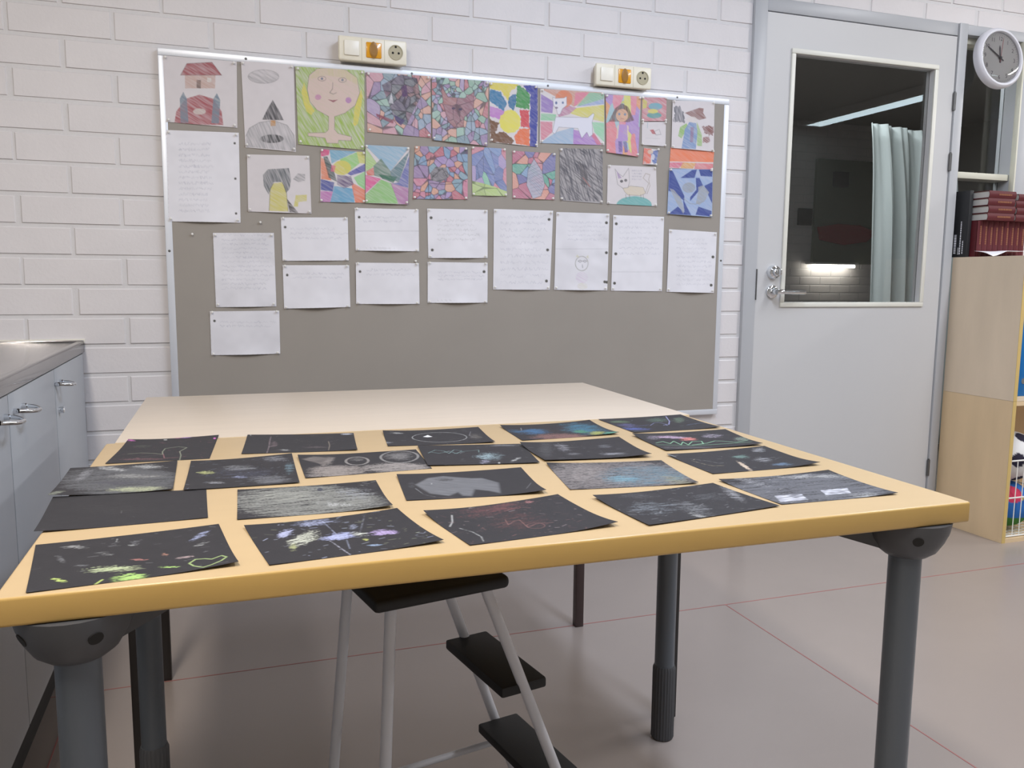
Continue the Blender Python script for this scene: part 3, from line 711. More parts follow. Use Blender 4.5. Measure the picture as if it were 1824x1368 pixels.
# ------------------------------------------------------------------ sheets pinned to the board
VW = {1: (4.023, 270, 60), 2: (4.146, 640, 60), 3: (4.414, 950, 90), 4: (3.648, 280, 360), 5: (3.257, 750, 350),
      'A': (4.275, 40, 740), 'B': (4.343, 400, 740), 'C': (4.343, 700, 720), 'D': (2.942, 1020, 720)}
def full(view, p): s_, ox, oy = VW[view]; return ox+p[0]/s_, oy+p[1]/s_
YB = -.0199
def push_pin(p, parent=None, off=0):
    b = MB(); b.lathe([(.0035, 0), (.0018, -.0015), (.0018, -.0045), (.0036, -.0055), (.0036, -.0072), (.002, -.0082)], (p[0], p[1]-off, p[2]), 'y', 10)
    return b.build('push_pin', 'pin', parent)
def pinned(name, view, quad, draw, label, cat, group, seed, bg=(214, 207, 210), res=.0017, lev=0, bulge=.003, pins='1234', curl=.004):
    y = YB-.0004-lev*.0030
    C4 = [at(*full(view, p), 1, y) for p in quad]
    w = int(max(20, (C4[1]-C4[0]).length/res)); h = int(max(20, (C4[3]-C4[0]).length/res))
    cv = Cv(quad, w, h, bg, seed); draw(cv)
    if name == 'drawing': gm = cv.a.mean(2, keepdims=True); cv.a = (cv.a*.84+gm*.16)*.9+.055   # faded crayon pigment
    rg = np.random.default_rng(seed); k1, k2, k3 = rg.random(3)*bulge, rg.random()*6, rg.random()*curl
    k1 = k1[0]; 
    f_ = lambda u, v: .0002+k1*(np.sin(math.pi*u)**2*(.4+.6*v)+.3*np.sin(3*u+k2+2*v)**2)*np.sin(math.pi*np.clip(v*.86+.07, 0, 1))**.5+k3*np.sin(math.pi*u)**2*v**6+.4*k1*(u*(1-u)*4)*(1-v)**4
    ob, P = sheet(name, C4, cv, 'paper', (0, -1, 0), f_)
    tag(ob, label, cat, group)
    q = {'1': (.035, .03), '2': (.965, .03), '3': (.965, .97), '4': (.035, .97)}
    for c_ in pins:
        u, v = q[c_]; p = P[int(v*(h-1)), int(u*(w-1))]; push_pin((p[0], p[1]-.0001, p[2]), ob)
    return ob
G1, G2 = "children's drawings on the pinboard", 'handwritten sheets on the pinboard'
PK = [(206, 150, 166), (170, 150, 190), (140, 165, 190), (150, 190, 175), (214, 160, 140), (190, 110, 120), (120, 150, 165), (150, 125, 170)]
K = (62, 60, 66)
def s1(c):
    c.poly([(235,300),(455,300),(452,395),(238,395)], (196,156,140), .8, .3).poly([(205,300),(250,215),(430,205),(500,300)], (160,50,62), .9, .3)
    c.poly([(320,335),(350,335),(350,395),(320,395)], (120,96,90)).poly([(395,320),(425,320),(425,350),(395,350)], (214,210,206)).line([(205,300),(250,215),(430,205),(500,300),(205,300)], K, .8, .6)
    c.poly([(160,650),(175,560),(240,470),(340,440),(440,470),(500,560),(512,655)], (168,62,74), .9, .3)
    c.poly([(200,470),(225,420),(250,470),(262,640),(205,640)], (112,132,150)).poly([(425,640),(440,470),(465,430),(490,480),(480,645)], (112,132,150)).oval(340, 560, 46, 22, (206,196,190), a=.9)
def s2(c):
    c.oval(800, 310, 110, 50, (164,160,164), a=.7, tex=.5).oval(800, 310, 110, 50, K, out=True, w=.8, a=.5)
    c.poly([(676,735),(700,680),(770,640),(870,625),(970,660),(1020,730),(1030,842),(680,812)], (158,156,160), .75, .45, ang=1.2).line([(676,735),(700,680),(770,640),(870,625),(970,660),(1020,730),(1030,820)], (90,90,94), .8)
    c.poly([(790,620),(830,540),(865,480),(905,545),(945,625)], (66,64,70), .95, .35, ang=1.2).poly([(850,625),(885,625),(885,665),(850,665)], (196,140,66), .95)
    c.oval(860, 755, 85, 30, (60,60,64), a=.9, tex=.7, ang=1.3)
def s3(c):
    c.poly([(1000,200),(1560,230),(1560,850),(1000,830)], (152,186,40), .85, .4, ang=1.0)
    c.poly([(1090,350),(1110,420),(1130,500),(1165,560),(1140,588),(1105,560),(1085,490),(1072,420)], (218,204,60), .95).poly([(1440,650),(1450,540),(1500,400),(1512,450),(1495,560),(1475,650),(1452,668)], (218,204,60), .95)
    face = [(1112,400),(1125,300),(1180,252),(1290,240),(1390,262),(1470,320),(1490,430),(1455,520),(1380,575),(1305,600),(1305,690),(1330,718),(1430,742),(1425,770),(1335,765),(1330,788),(1250,785),(1238,750),(1118,735),(1118,714),(1240,712),(1262,690),(1262,598),(1180,552),(1130,490)]
    c.poly(face, (214,188,178), 1, .12).line(face+[face[0]], K, .9, .7)
    c.poly([(1118,330),(1180,252),(1290,240),(1390,262),(1470,320),(1475,372),(1380,320),(1240,300),(1180,318)], (206,192,150), .8, .5, ang=1.5)
    for x, y in ((1215,325),(1362,335)): c.oval(x, y, 28, 17, K, out=True, w=.8).oval(x, y, 9, 9, (110,120,140), a=1)
    c.line([(1292,355),(1290,400),(1270,428),(1295,438),(1318,428)], K, 1).oval(1188, 460, 22, 20, (196,130,170), a=1).oval(1406, 482, 22, 22, (180,120,180), a=1)
    c.poly([(1255,476),(1290,482),(1330,478),(1296,498)], (150,72,90), 1)
def s4(c):
    c.poly([(838,1270),(845,1110),(870,1070),(930,1062),(960,1110),(975,1275)], (206,196,70), .9, .3)
    c.poly([(795,1010),(830,970),(980,962),(996,1040),(985,1110),(960,1140),(930,1060),(870,1062),(835,1150),(800,1090)], (98,104,110), .9, .4, ang=1.2)
    c.poly([(1010,1040),(1045,1000),(1098,1005),(1100,1050),(1050,1062)], (128,128,132), .7, .5)
    c.poly([(1030,1155),(1112,1152),(1110,1198),(1050,1205),(1045,1240),(1015,1238)], (208,198,90), .9)
    c.poly([(965,1180),(1050,1285),(985,1280)], (72,66,66), .9, .4).line([(838,1270),(845,1110),(870,1070)], K, .9).line([(930,1062),(960,1110),(975,1275)], K, .9)
def s5(c):
    for p, q in (([(1205,825),(1280,830),(1270,870),(1215,880)],(214,70,130)),([(1275,828),(1470,845),(1350,900),(1290,930)],(110,170,200)),([(1470,845),(1530,848),(1530,930),(1480,925)],(206,206,90)),
        ([(1350,900),(1470,850),(1490,930),(1400,1000)],(150,206,120)),([(1210,880),(1240,900),(1290,1050),(1215,1040)],(226,130,90)),([(1400,1000),(1530,930),(1530,985),(1430,1015)],(84,84,170)),
        ([(1450,1030),(1530,985),(1530,1120),(1480,1080)],(140,206,130)),([(1212,1040),(1310,1065),(1300,1130),(1212,1120)],(70,80,160)),([(1310,1090),(1450,1110),(1455,1210),(1280,1212)],(90,160,200)),
        ([(1430,1060),(1530,1120),(1530,1212),(1460,1212)],(230,120,80)),([(1210,1125),(1300,1132),(1280,1210),(1210,1206)],(190,110,180))): c.poly(p, q, 1, .25)
    c.poly([(1230,880),(1260,880),(1300,960),(1330,1060),(1270,1030)], (64,84,84), .9).poly([(1330,1010),(1430,1020),(1450,1080),(1380,1110),(1330,1080)], (110,90,130), .9, .4)
    c.oval(1365, 960, 66, 52, (212,202,70), a=1).poly([(1290,940),(1320,945),(1312,990),(1285,985)], (220,80,130))
def s6(c):
    for p, q in (([(40,820),(370,838),(230,1020)],(140,180,206)),([(45,840),(130,960),(60,1020),(45,1010)],(170,206,120)),([(105,980),(160,925),(230,1020),(240,1090),(110,1050)],(110,140,124)),
        ([(230,1020),(370,870),(340,960),(290,1100),(235,1080)],(96,130,140)),([(290,1100),(370,900),(362,1140),(230,1110)],(104,110,176)),([(50,1020),(105,990),(110,1050),(60,1050)],(220,110,90)),
        ([(45,1045),(160,1075),(45,1180)],(224,80,150)),([(45,1190),(160,1080),(240,1110),(285,1256),(45,1250)],(140,196,116)),([(230,1105),(365,1145),(360,1262),(290,1258)],(180,120,170)),([(140,1040),(280,1060),(250,1105),(170,1075)],(40,110,84))):
        c.poly(p, q, 1, .3).line(p+[p[0]], (120,110,120), .5, .5)
def s7(c):
    c.cells(60, PK, .9, seed=1); q = [(160,380),(300,300),(420,330),(450,470),(400,560),(340,680),(270,650),(210,520)]
    c.cells(70, [(92,84,110),(120,88,110),(80,100,110),(140,100,104),(104,110,120)], 1.1, (44,40,52), q)
    c.poly([(120,590),(250,640),(240,665),(125,615)], (140,44,76)).poly([(300,390),(340,380),(350,460),(310,470)], (84,44,104)).poly([(210,510),(230,430),(245,520)], (206,204,214)).poly([(250,600),(330,640),(300,680),(255,640)], (70,50,116))
    for x in ((50,470,110,455,240,600),(400,300,410,560,395,750),(420,330,470,600,490,740)): c.line([(x[0],x[1]),(x[2],x[3]),(x[4],x[5])], (50,44,60), 1)
def s8(c):
    c.cells(120, PK+[(140,180,160)], .9, seed=2); q = [(598,380),(650,470),(770,480),(845,430),(838,560),(770,620),(760,690),(700,700),(650,650),(620,540)]
    c.cells(26, [(150,96,112),(160,104,110),(140,92,116),(170,110,112)], .8, (80,50,70), q, a=.95).line(q+[q[0]], (84,50,66), 1.2)
    c.oval(690, 555, 14, 8, (60,50,90), a=1).oval(740, 562, 14, 8, (60,50,90), a=1)
    for x, y0, y1 in ((645,640,790),(765,680,790),(820,600,760),(880,640,800)): c.line([(x,y0),(x+6,y1)], (60,44,60), 1.3)
def s9(c):
    for p, q in (([(955,355),(1180,370),(1110,430),(1100,500),(1040,420),(965,410)],(222,206,50)),([(962,410),(1040,430),(1090,520),(1060,570),(962,500)],(20,120,170)),([(1100,470),(1150,440),(1160,500),(1130,570),(1090,520)],(16,110,160)),
        ([(1160,380),(1210,400),(1260,450),(1250,560),(1150,540)],(50,150,70)),([(1200,380),(1320,388),(1310,838),(1255,836),(1260,450)],(40,54,160)),([(960,530),(1070,570),(1060,640),(962,610)],(190,120,200)),
        ([(962,630),(1030,660),(1000,740),(1060,720),(1140,790),(1120,815),(968,798)],(120,76,40)),([(1180,560),(1250,565),(1252,690),(1190,690)],(214,50,66)),([(1140,760),(1180,700),(1255,700),(1255,830),(1150,812)],(234,106,36))):
        c.poly(p, q, 1, .15, sc=(6, 2), rough=1.5)
    c.oval(1110, 650, 78, 86, (228,218,60), a=1, tex=.12, rough=1.5)
def s10(c):
    for p, q in (([(60,300),(560,330),(320,440)],(206,150,130)),([(330,330),(440,330),(320,440)],(220,120,150)),([(440,330),(560,335),(552,380),(340,440)],(140,190,160)),([(552,380),(555,420),(340,440)],(150,170,210)),
        ([(60,340),(160,400),(150,490),(60,480)],(150,120,190)),([(60,490),(180,500),(170,550),(58,545)],(140,200,160)),([(55,555),(150,560),(150,640),(60,720)],(214,130,150)),([(280,490),(340,450),(560,425),(555,560),(380,520)],(214,206,90)),
        ([(180,460),(280,430),(340,450),(280,500),(200,520)],(190,130,160)),([(60,720),(180,640),(320,600),(310,745),(60,728)],(150,180,210)),([(315,620),(460,650),(530,745),(312,745)],(170,120,200)),([(460,560),(558,565),(556,720),(480,640)],(150,210,170)),([(440,640),(480,650),(540,740),(500,740)],(210,110,140))):
        c.poly(p, q, 1, .3)
    c.oval(240, 380, 68, 68, (222,120,70), a=.9)
    cat = [(152,365),(175,375),(240,372),(262,360),(262,430),(230,455),(210,500),(190,500),(180,450),(158,430)]
    body = [(175,520),(430,525),(470,490),(480,500),(462,560),(466,660),(440,680),(420,640),(380,690),(350,610),(200,600),(170,655),(150,640)]
    c.poly(body, (218,218,232), 1, .05).line(body+[body[0]], (90,90,110), .8).poly(cat, (220,218,228), 1, .05).line(cat+[cat[0]], (90,90,110), .8)
    c.oval(180, 410, 9, 12, (90,110,160), a=1).oval(232, 408, 8, 10, (90,110,160), a=1).oval(182, 448, 12, 8, (120,100,130), a=1)
def s11(c):
    c.cells(26, [(222,130,150),(226,150,90),(214,210,90),(150,190,200),(170,130,200),(226,120,130)], .5, (180,150,160), stretch=2.2, seed=3, la=.3)
    c.poly([(590,570),(640,460),(690,420),(740,450),(790,560),(740,575),(680,570)], (112,80,76), .95, .35, ang=1.3).oval(692, 520, 48, 52, (220,172,140), a=1)
    c.oval(670, 510, 9, 10, (90,130,170), a=1).oval(715, 512, 9, 10, (90,130,170), a=1).line([(680,548),(705,548)], (180,70,80), 1)
    c.poly([(668,592),(730,592),(738,720),(655,718)], (176,140,206), 1).poly([(655,600),(668,596),(660,700),(648,700)], (222,196,180)).poly([(730,596),(745,605),(742,690),(734,690)], (222,196,180))
    c.poly([(662,720),(690,722),(692,800),(666,800)], (110,90,160)).poly([(700,722),(728,722),(738,800),(712,805)], (120,90,160)).poly([(680,420),(700,395),(720,425)], (206,196,90))
def s12a(c):
    c.poly([(850,365),(1055,370),(1050,560),(850,560)], (200,120,130), .9, .35).poly([(858,375),(895,400),(890,450),(860,460)], (206,200,90)).oval(960, 440, 55, 28, (110,170,186), a=1).oval(950, 510, 58, 24, (90,160,160), a=1).oval(940, 478, 40, 18, (214,206,90), a=1)
def s12b(c):
    c.poly([(910,625),(940,622),(960,660),(930,655)], (186,50,60)).line([(940,640),(985,620),(1000,660),(960,665),(940,640)], (110,110,120), .9).line([(895,565),(893,610)], (120,170,190), 1)
    c.line([(880,690),(990,694)], (150,150,160), .6, .5)
def s13(c):
    c.poly([(1100,440),(1150,435),(1175,490),(1185,570),(1140,560),(1095,560),(1110,500)], (96,98,110), .9, .5, ang=1.3, rough=2)
    c.poly([(1185,490),(1240,470),(1300,450),(1335,455),(1330,490),(1358,530),(1300,545),(1240,520)], (140,90,84), .9, .3)
    c.oval(1240, 540, 42, 22, (214,204,200), a=.8).poly([(1135,670),(1150,600),(1200,570),(1210,600),(1160,690)], (150,190,110), 1).poly([(1280,560),(1320,660),(1320,750),(1280,750)], (150,190,110))
    c.poly([(1160,770),(1185,620),(1220,560),(1275,570),(1285,640),(1270,775)], (120,150,196), 1, .3).poly([(1230,600),(1255,600),(1250,720),(1225,720)], (150,100,130), .7)
    c.poly([(1325,600),(1370,585),(1415,600),(1412,670),(1340,650)], (130,66,60), .9, .4, rough=2).poly([(1325,690),(1380,665),(1385,725),(1330,725)], (140,70,64), .9, .4, rough=2)
def s14(c):
    c.poly([(1060,755),(1430,790),(1425,880),(1070,872)], (240,120,64), 1, .15).poly([(1065,880),(1200,880),(1150,925),(1065,920)], (220,100,130)).poly([(1180,880),(1290,885),(1260,930),(1160,925)], (226,160,70)).poly([(1280,885),(1425,890),(1420,940),(1270,935)], (222,110,120))
def s15(c):
    c.poly([(1040,920),(1420,925),(1420,1320),(1040,1300)], (146,172,214), 1, .2); nv = (24,58,150)
    for p in ([(1070,930),(1095,950),(1180,1140),(1180,1180),(1095,1110),(1062,1100)],[(1150,1000),(1240,940),(1280,935),(1260,1000)],[(1295,935),(1408,935),(1405,990),(1310,985)],[(1270,1000),(1300,1000),(1330,1060),(1225,1180),(1225,1150),(1275,1090)],
        [(1340,1060),(1408,1030),(1405,1200),(1380,1150)],[(1170,1165),(1230,1295),(1180,1290)],[(1060,1285),(1130,1225),(1200,1292)],[(1265,1292),(1290,1225),(1400,1260),(1398,1305)]): c.poly(p, nv, 1, .12)
    c.oval(1215, 1075, 50, 40, (150,156,166), a=.9).poly([(1070,1080),(1100,1090),(1150,1150),(1180,1250),(1170,1282),(1120,1190)], (160,164,172)).poly([(1270,1200),(1290,1100),(1290,1070),(1330,1055),(1380,1110),(1350,1170),(1300,1210)], (156,162,172))
    c.line([(1175,1160),(1220,1200),(1270,1205),(1340,1180)], (140,146,156), 1.5)
def s16(c): c.poly([(860,765),(930,775),(920,890),(860,895)], (228,108,84), 1, .3).poly([(920,800),(985,780),(965,900),(935,880)], (80,110,180), 1, .3).oval(920, 800, 22, 18, (214,190,170), a=1).oval(940, 840, 14, 24, (210,210,220), a=1)
def s17(c):
    c.oval(790, 1215, 140, 72, (100,178,176), a=1, tex=.15); b = [(700,1080),(760,1062),(860,1072),(880,1120),(840,1138),(740,1135),(715,1110)]
    c.poly(b, (214,200,178), 1, .2).line(b+[b[0]], K, .7); h = [(640,930),(660,960),(700,990),(745,925),(752,1030),(740,1075),(700,1080),(660,1050)]
    c.poly(h, (214,206,208), 1, .2).line(h+[h[0]], K, .8).poly([(652,945),(672,970),(690,1000),(665,1005)], (160,130,180), .9).oval(690, 1025, 12, 11, K, a=1).oval(722, 1018, 12, 11, K, a=1)
    c.line([(880,1110),(905,1040),(860,1000),(880,965),(915,975),(905,1010),(915,1060),(890,1125)], (150,130,110), 1.2); 
    for x in (722,750,840,860): c.line([(x,1130),(x+3,1162)], (120,100,90), 1.3)
    c.writing(770, 945, 850, 1010, 4, (110,110,150), .5)
def s18(c):
    c.a *= .55; c.poly([(200,760),(550,770),(550,1190),(205,1175)], (92,90,100), .75, 1.2, ang=1.25, sc=(18, 2)).poly([(200,760),(550,770),(550,1190),(205,1175)], (70,68,80), .5, 1.2, ang=.6, sc=(18, 2))
    c.poly([(355,870),(420,960),(420,1060),(370,1050)], (84,78,84), .8, .4).line([(385,1000),(440,1070)], (190,90,70), 1.4).line([(355,870),(470,1020)], (48,46,56), 1.5)
def s19(c):
    c.cells(26, [(120,160,200),(214,130,140),(110,110,170),(220,150,130),(90,170,150),(190,100,130)], .9, seed=5); q = [(1290,925),(1350,1020),(1370,1120),(1340,1200),(1280,1220),(1235,1120),(1245,1010)]
    c.poly(q, (176,178,196), 1, .2)
    for k in range(9): c.line([(1240+k*4, 1000+k*24),(1360,940+k*30)], (84,90,130), .7, .6).line([(1245,1080-k*14),(1345+k*2,1200-k*20)], (84,90,130), .7, .6)
    c.line(q+[q[0]], (60,56,80), 1)
def s20(c):
    c.cells(20, [(110,130,190),(130,200,170),(210,130,150),(120,150,200),(170,150,200),(100,120,180)], .7, (80,90,120), stretch=1.8, seed=6)
    q = [(830,1085),(900,1100),(1000,1130),(1092,1165),(1090,1202),(835,1196)]; c.cells(20, [(180,206,120),(170,196,110),(196,210,140)], .8, (90,110,70), q)
def s21(c):
    c.cells(70, [(206,120,150),(120,160,180),(214,150,120),(160,130,190),(190,90,110),(110,150,190),(150,120,170)], 1.0, (60,50,70), seed=7)
    q = [(520,1030),(560,980),(640,985),(665,1050),(600,1095),(530,1080)]; c.cells(30, [(120,116,124),(150,130,140),(100,110,120)], .8, (50,46,56), q); c.oval(560, 1040, 18, 16, K, out=True, w=1).oval(635, 1030, 18, 16, K, out=True, w=1)
    for l in ([(530,900),(510,980),(510,1200)],[(660,980),(740,1060),(790,1090)],[(520,1100),(620,1110),(740,1100)],[(400,980),(500,930),(560,900)]): c.line(l, (54,44,60), 1.6)
DRAW = [
 ('1', 1, [(80,155),(610,200),(615,675),(105,632)], s1, 'drawing in red and grey-blue, in the top left corner of the pinboard', 0),
 ('2', 1, [(640,195),(1018,222),(1035,848),(672,815)], s2, 'tall pencil drawing with a grey dome, between the red drawing and the blonde portrait', 0),
 ('3', 1, [(1030,235),(1525,265),(1525,833),(1052,792)], s3, 'portrait with pink cheeks and yellow hair on green ground', .3),
 ('4', 1, [(683,865),(1130,875),(1146,1290),(692,1275)], s4, 'white drawing with dark grey and yellow shapes under the grey dome drawing', 0),
 ('5', 1, [(1212,828),(1530,850),(1530,1213),(1208,1205)], s5, 'bright patchwork drawing with a yellow spot, below the green portrait', 0),
 ('6', 2, [(45,820),(370,838),(360,1262),(45,1250)], s6, 'drawing of big flat triangles with green mountains under pale blue', 1),
 ('7', 2, [(50,285),(525,315),(530,770),(60,725)], s7, 'crayon mosaic drawing with a dark purple head, right of the green portrait', 0),
 ('8', 2, [(535,320),(955,352),(945,830),(540,785)], s8, 'crayon mosaic drawing of a pinkish brown fox head', 1),
 ('9', 2, [(960,360),(1315,385),(1318,838),(965,800)], s9, 'vivid painting of yellow, blue, green, red and orange patches', 0),
 ('10', 3, [(55,300),(556,330),(560,745),(50,728)], s10, 'pastel drawing of a white cat on coloured fields', 0),
 ('11', 3, [(568,345),(845,362),(825,835),(575,800)], s11, 'drawing of a brown-haired girl in a lilac dress on coloured stripes', 1),
 ('12', 3, [(855,368),(1048,372),(1043,556),(853,556)], s12a, 'small pink and teal drawing at the top right of the pinboard', 0),
 ('13', 3, [(853,562),(1042,562),(1038,755),(852,742)], s12b, 'small white sheet with a tiny red shape below the pink and teal drawing', 0),
 ('14', 3, [(1095,392),(1425,405),(1418,795),(1085,765)], s13, 'drawing of a blue-coated figure with brown hat, top right corner of the pinboard', 1),
 ('15', 3, [(1080,760),(1422,790),(1410,940),(1068,925)], s14, 'orange painted strip below the figure with the brown hat', 0),
 ('16', 3, [(1068,930),(1410,935),(1405,1310),(1052,1285)], s15, 'drawing of grey birds on dark and pale blue shards', 1),
 ('17', 3, [(870,765),(985,780),(965,900),(860,895)], s16, 'tiny orange and blue drawing above the cat on the teal hill', 0),
 ('18', 3, [(585,900),(965,918),(972,1225),(578,1205)], s17, 'drawing of a long-eared cat standing on a teal hill', 0),
 ('19', 3, [(205,768),(545,775),(545,1205),(210,1178)], s18, 'dark grey scribbled pencil drawing with a small red line', 0),
 ('20', 2, [(1130,865),(1450,885),(1440,1228),(1132,1215)], s19, 'mosaic drawing with a pale cross-hatched leaf shape, left of the dark scribble', 0),
 ('21', 2, [(830,835),(1080,850),(1090,1200),(835,1195)], s20, 'narrow blue and lilac mosaic drawing with yellow-green ground', 0),
 ('22', 2, [(410,830),(800,840),(800,1225),(395,1220)], s21, 'pink and blue mosaic drawing with a round-eyed face, below the fox', 0),
]
for n_, vw, q, fn, lab, lev in DRAW:
    pinned('drawing', vw, q, fn, lab, 'drawing', G1, 10+int(n_), lev=lev, pins='1234' if n_ not in ('15', '17') else '23')
def wsheet(rows, hol, box, extra=None, cr=.05, c_=(120, 122, 150), fold=None):
    def f_(c):
        c.crumple(cr); c.crumple(cr*.6, 3)
        if rows: c.writing(*box, rows, c_, .42)
        if fold is not None:
            for y in fold: c.line([(c.quad[3][0]-4, y), (c.quad[2][0]+4, y)], (186,186,192), 1.0, .7)  # crease shade of the fold drawn as a grey line
        for x, y in hol: c.oval(x, y, 8.5, 8.5, (92,90,86), a=1, tex=0)
        if extra: extra(c)
    return f_
def cathead(c):
    c.oval(930, 388, 37, 42, (120,118,100), out=True, w=1, a=.8); c.poly([(895,350),(905,335),(915,352)], (206,204,180), .8).poly([(955,350),(968,338),(970,360)], (206,204,180), .8)
    for x in (920,948): c.line([(x-12,374),(x,368),(x+12,374),(x,380),(x-12,374)], K, .9)
    c.line([(933,395),(935,412)], K, 1); c.oval(930, 470, 36, 34, (206,188,210), a=.5, tex=.4).oval(932, 520, 30, 20, (210,206,190), a=.5)
WH = [
 (1, [(105,690),(625,710),(638,1355),(122,1345)], wsheet(13, [(595,785),(600,1038),(605,1288)], (195,790,420,1270)), 'large handwritten sheet below the red and grey-blue drawing at the left edge', 2),
 (4, [(362,200),(758,200),(775,678),(382,683)], wsheet(13, [], (420,215,740,560), cr=.12), 'tall crumpled handwritten sheet, the leftmost of the lower sheets'),
 (4, [(342,710),(793,705),(800,985),(352,995)], wsheet(2, [(372,772)], (410,780,780,805), cr=.1), 'lowest handwritten half sheet, below the tall crumpled one'),
 (4, [(803,100),(1238,100),(1245,380),(815,382)], wsheet(3, [(831,163)], (865,175,1205,235)), 'handwritten half sheet with three pencil rows, upper of the second column'),
 (4, [(815,410),(1247,410),(1255,682),(825,692)], wsheet(2, [(845,474)], (880,465,1225,490)), 'handwritten half sheet, lower of the second column'),
 (4, [(1283,38),(1698,48),(1702,320),(1290,315)], wsheet(2, [(1312,98)], (1340,98,1620,125), fold=[188]), 'handwritten half sheet with a fold, upper of the third column'),
 (4, [(1290,393),(1700,397),(1705,662),(1293,662)], wsheet(2, [(1317,451)], (1360,440,1680,470)), 'handwritten half sheet, lower of the third column'),
 (5, [(35,70),(386,78),(386,357),(42,357)], wsheet(5, [(58,124),(65,311)], (95,140,345,250), c_=(110,112,110)), 'handwritten half sheet with dense pencil rows, upper of the fourth column'),
 (5, [(38,380),(386,385),(385,616),(38,617)], wsheet(3, [(365,436)], (98,440,360,480)), 'handwritten half sheet, lower of the fourth column'),
 (5, [(422,72),(766,83),(747,542),(418,540)], wsheet(11, [(742,135),(733,314),(727,492)], (460,120,720,500), cr=.07), 'tall handwritten sheet with three right-hand holes, left of the cat face sheet'),
 (5, [(785,90),(1093,100),(1080,545),(772,542)], wsheet(5, [(1075,152),(1075,325),(1065,495),(1078,497)], (850,150,1075,248), cathead, .1, fold=[303]), 'handwritten sheet with a small drawn cat face'),
 (5, [(1115,108),(1410,118),(1397,550),(1103,547)], wsheet(7, [(1132,158),(1129,332),(1122,503)], (1150,150,1380,330), fold=[437]), 'tall handwritten sheet folded across its lower part'),
 (5, [(1438,190),(1716,208),(1698,560),(1425,553)], wsheet(11, [(1692,352),(1682,515)], (1480,250,1670,510)), 'tall handwritten sheet at the right edge of the pinboard'),
]
for i, e in enumerate(WH):
    pinned('handwritten_sheet', e[0], e[1], e[2], e[3], 'paper', G2, 60+i, bg=(229, 228, 234), res=.0021, bulge=.006 if len(e) < 5 else .003, curl=.009)
for i, (u, v, who) in enumerate(((342.5, 417, 'loose clear pin in bare felt, left of the tall crumpled sheet'), (463.5, 396, 'loose clear pin in bare felt, above the tall crumpled sheet'), (740, 465, 'loose clear pin between the two half sheets of the third column'))):
    tag(push_pin(at(u, v, 1, YB)), who, 'pin', 'loose push pins')

# ------------------------------------------------------------------ black chalk drawings on the near table
ZP = ZT+.0005
BK = (48, 46, 50)
def onTable(view, q, lifts, lev):
    return [at(*full(view, p), 2, ZP+lev*.0009+l) if len(p) == 2 else at(p[0], p[1], 2, ZP+lev*.0009+l) for p, l in zip(q, lifts)]
def chalk(view, q, draw, label, seed, lifts=(.001, .001, .004, .0015), lev=0, res=.00105):
    """q: far-left, far-right, near-right, near-left in view coordinates"""
    C4 = onTable(view, q, lifts, lev)
    w = int((C4[2]-C4[3]).length/res); h = int((C4[3]-C4[0]).length/res)
    cv = Cv(q, w, h, BK, seed, .06); draw(cv); gm = cv.a.mean(2, keepdims=True); cv.a = cv.a*.76+gm*.24   # dusty chalk pigment
    z0 = [p.z-(ZP+lev*.0009) for p in C4]; C0 = [Vector((p.x, p.y, ZP+lev*.0009)) for p in C4]
    def f_(u, v):
        g_ = lambda a: np.clip((a-.45)/.55, 0, 1)**2.2
        L, R_, T, B_ = g_(1-u), g_(u), g_(1-v), g_(v)
        return z0[0]*L*T+z0[1]*R_*T+z0[2]*R_*B_+z0[3]*L*B_
    ob, P = sheet('chalk_drawing', C0, cv, 'chalk', (0, 0, 1), f_, th=.00035)
    tag(ob, label, 'drawing', 'black chalk drawings on the near table')
WHT, GY, LG, GRN = (206, 208, 222), (150, 152, 158), (176, 178, 178), (178, 226, 100)
def c1(c):
    c.smear(410,995,130,16,LG,.8,.35).smear(880,955,60,25,GY,.5).smear(1360,905,90,22,(150,160,200),.9,.3,rot=-.45,ang=-.45).smear(1370,965,70,14,LG,.7,.3,rot=-.3).smear(640,1040,90,18,LG,.6).smear(480,1130,90,14,GY,.6).smear(910,1080,80,9,(200,120,110),.8,.25).smear(1100,1040,40,16,(220,150,120),.7).smear(1260,1055,90,10,(210,180,180),.7,.25,rot=-.15)
    c.smear(720,1150,270,26,(190,205,150),1,.25,rot=-.08).smear(830,1210,150,34,GRN,1.2,.12,rot=-.08,sc=(10,1.5)).smear(285,1242,70,14,(196,220,90),1.2,.1,rot=.15).line([(570,1272),(630,1232)], (196,220,90), 2.2, .9).smear(1150,1132,110,8,GRN,1,.2)
    c.line([(1285,1105),(1330,1075),(1400,1070),(1450,1075),(1520,1048),(1558,1060),(1520,1090),(1450,1120),(1390,1138),(1320,1125),(1285,1105)], (176, 206, 116), 1.9, .9).smear(300,1085,60,30,GY,.5,rot=.5).smear(735,945,10,24,LG,.8,rot=.3).smear(860,978,60,10,LG,.6).specks(40,GY,1,.5)
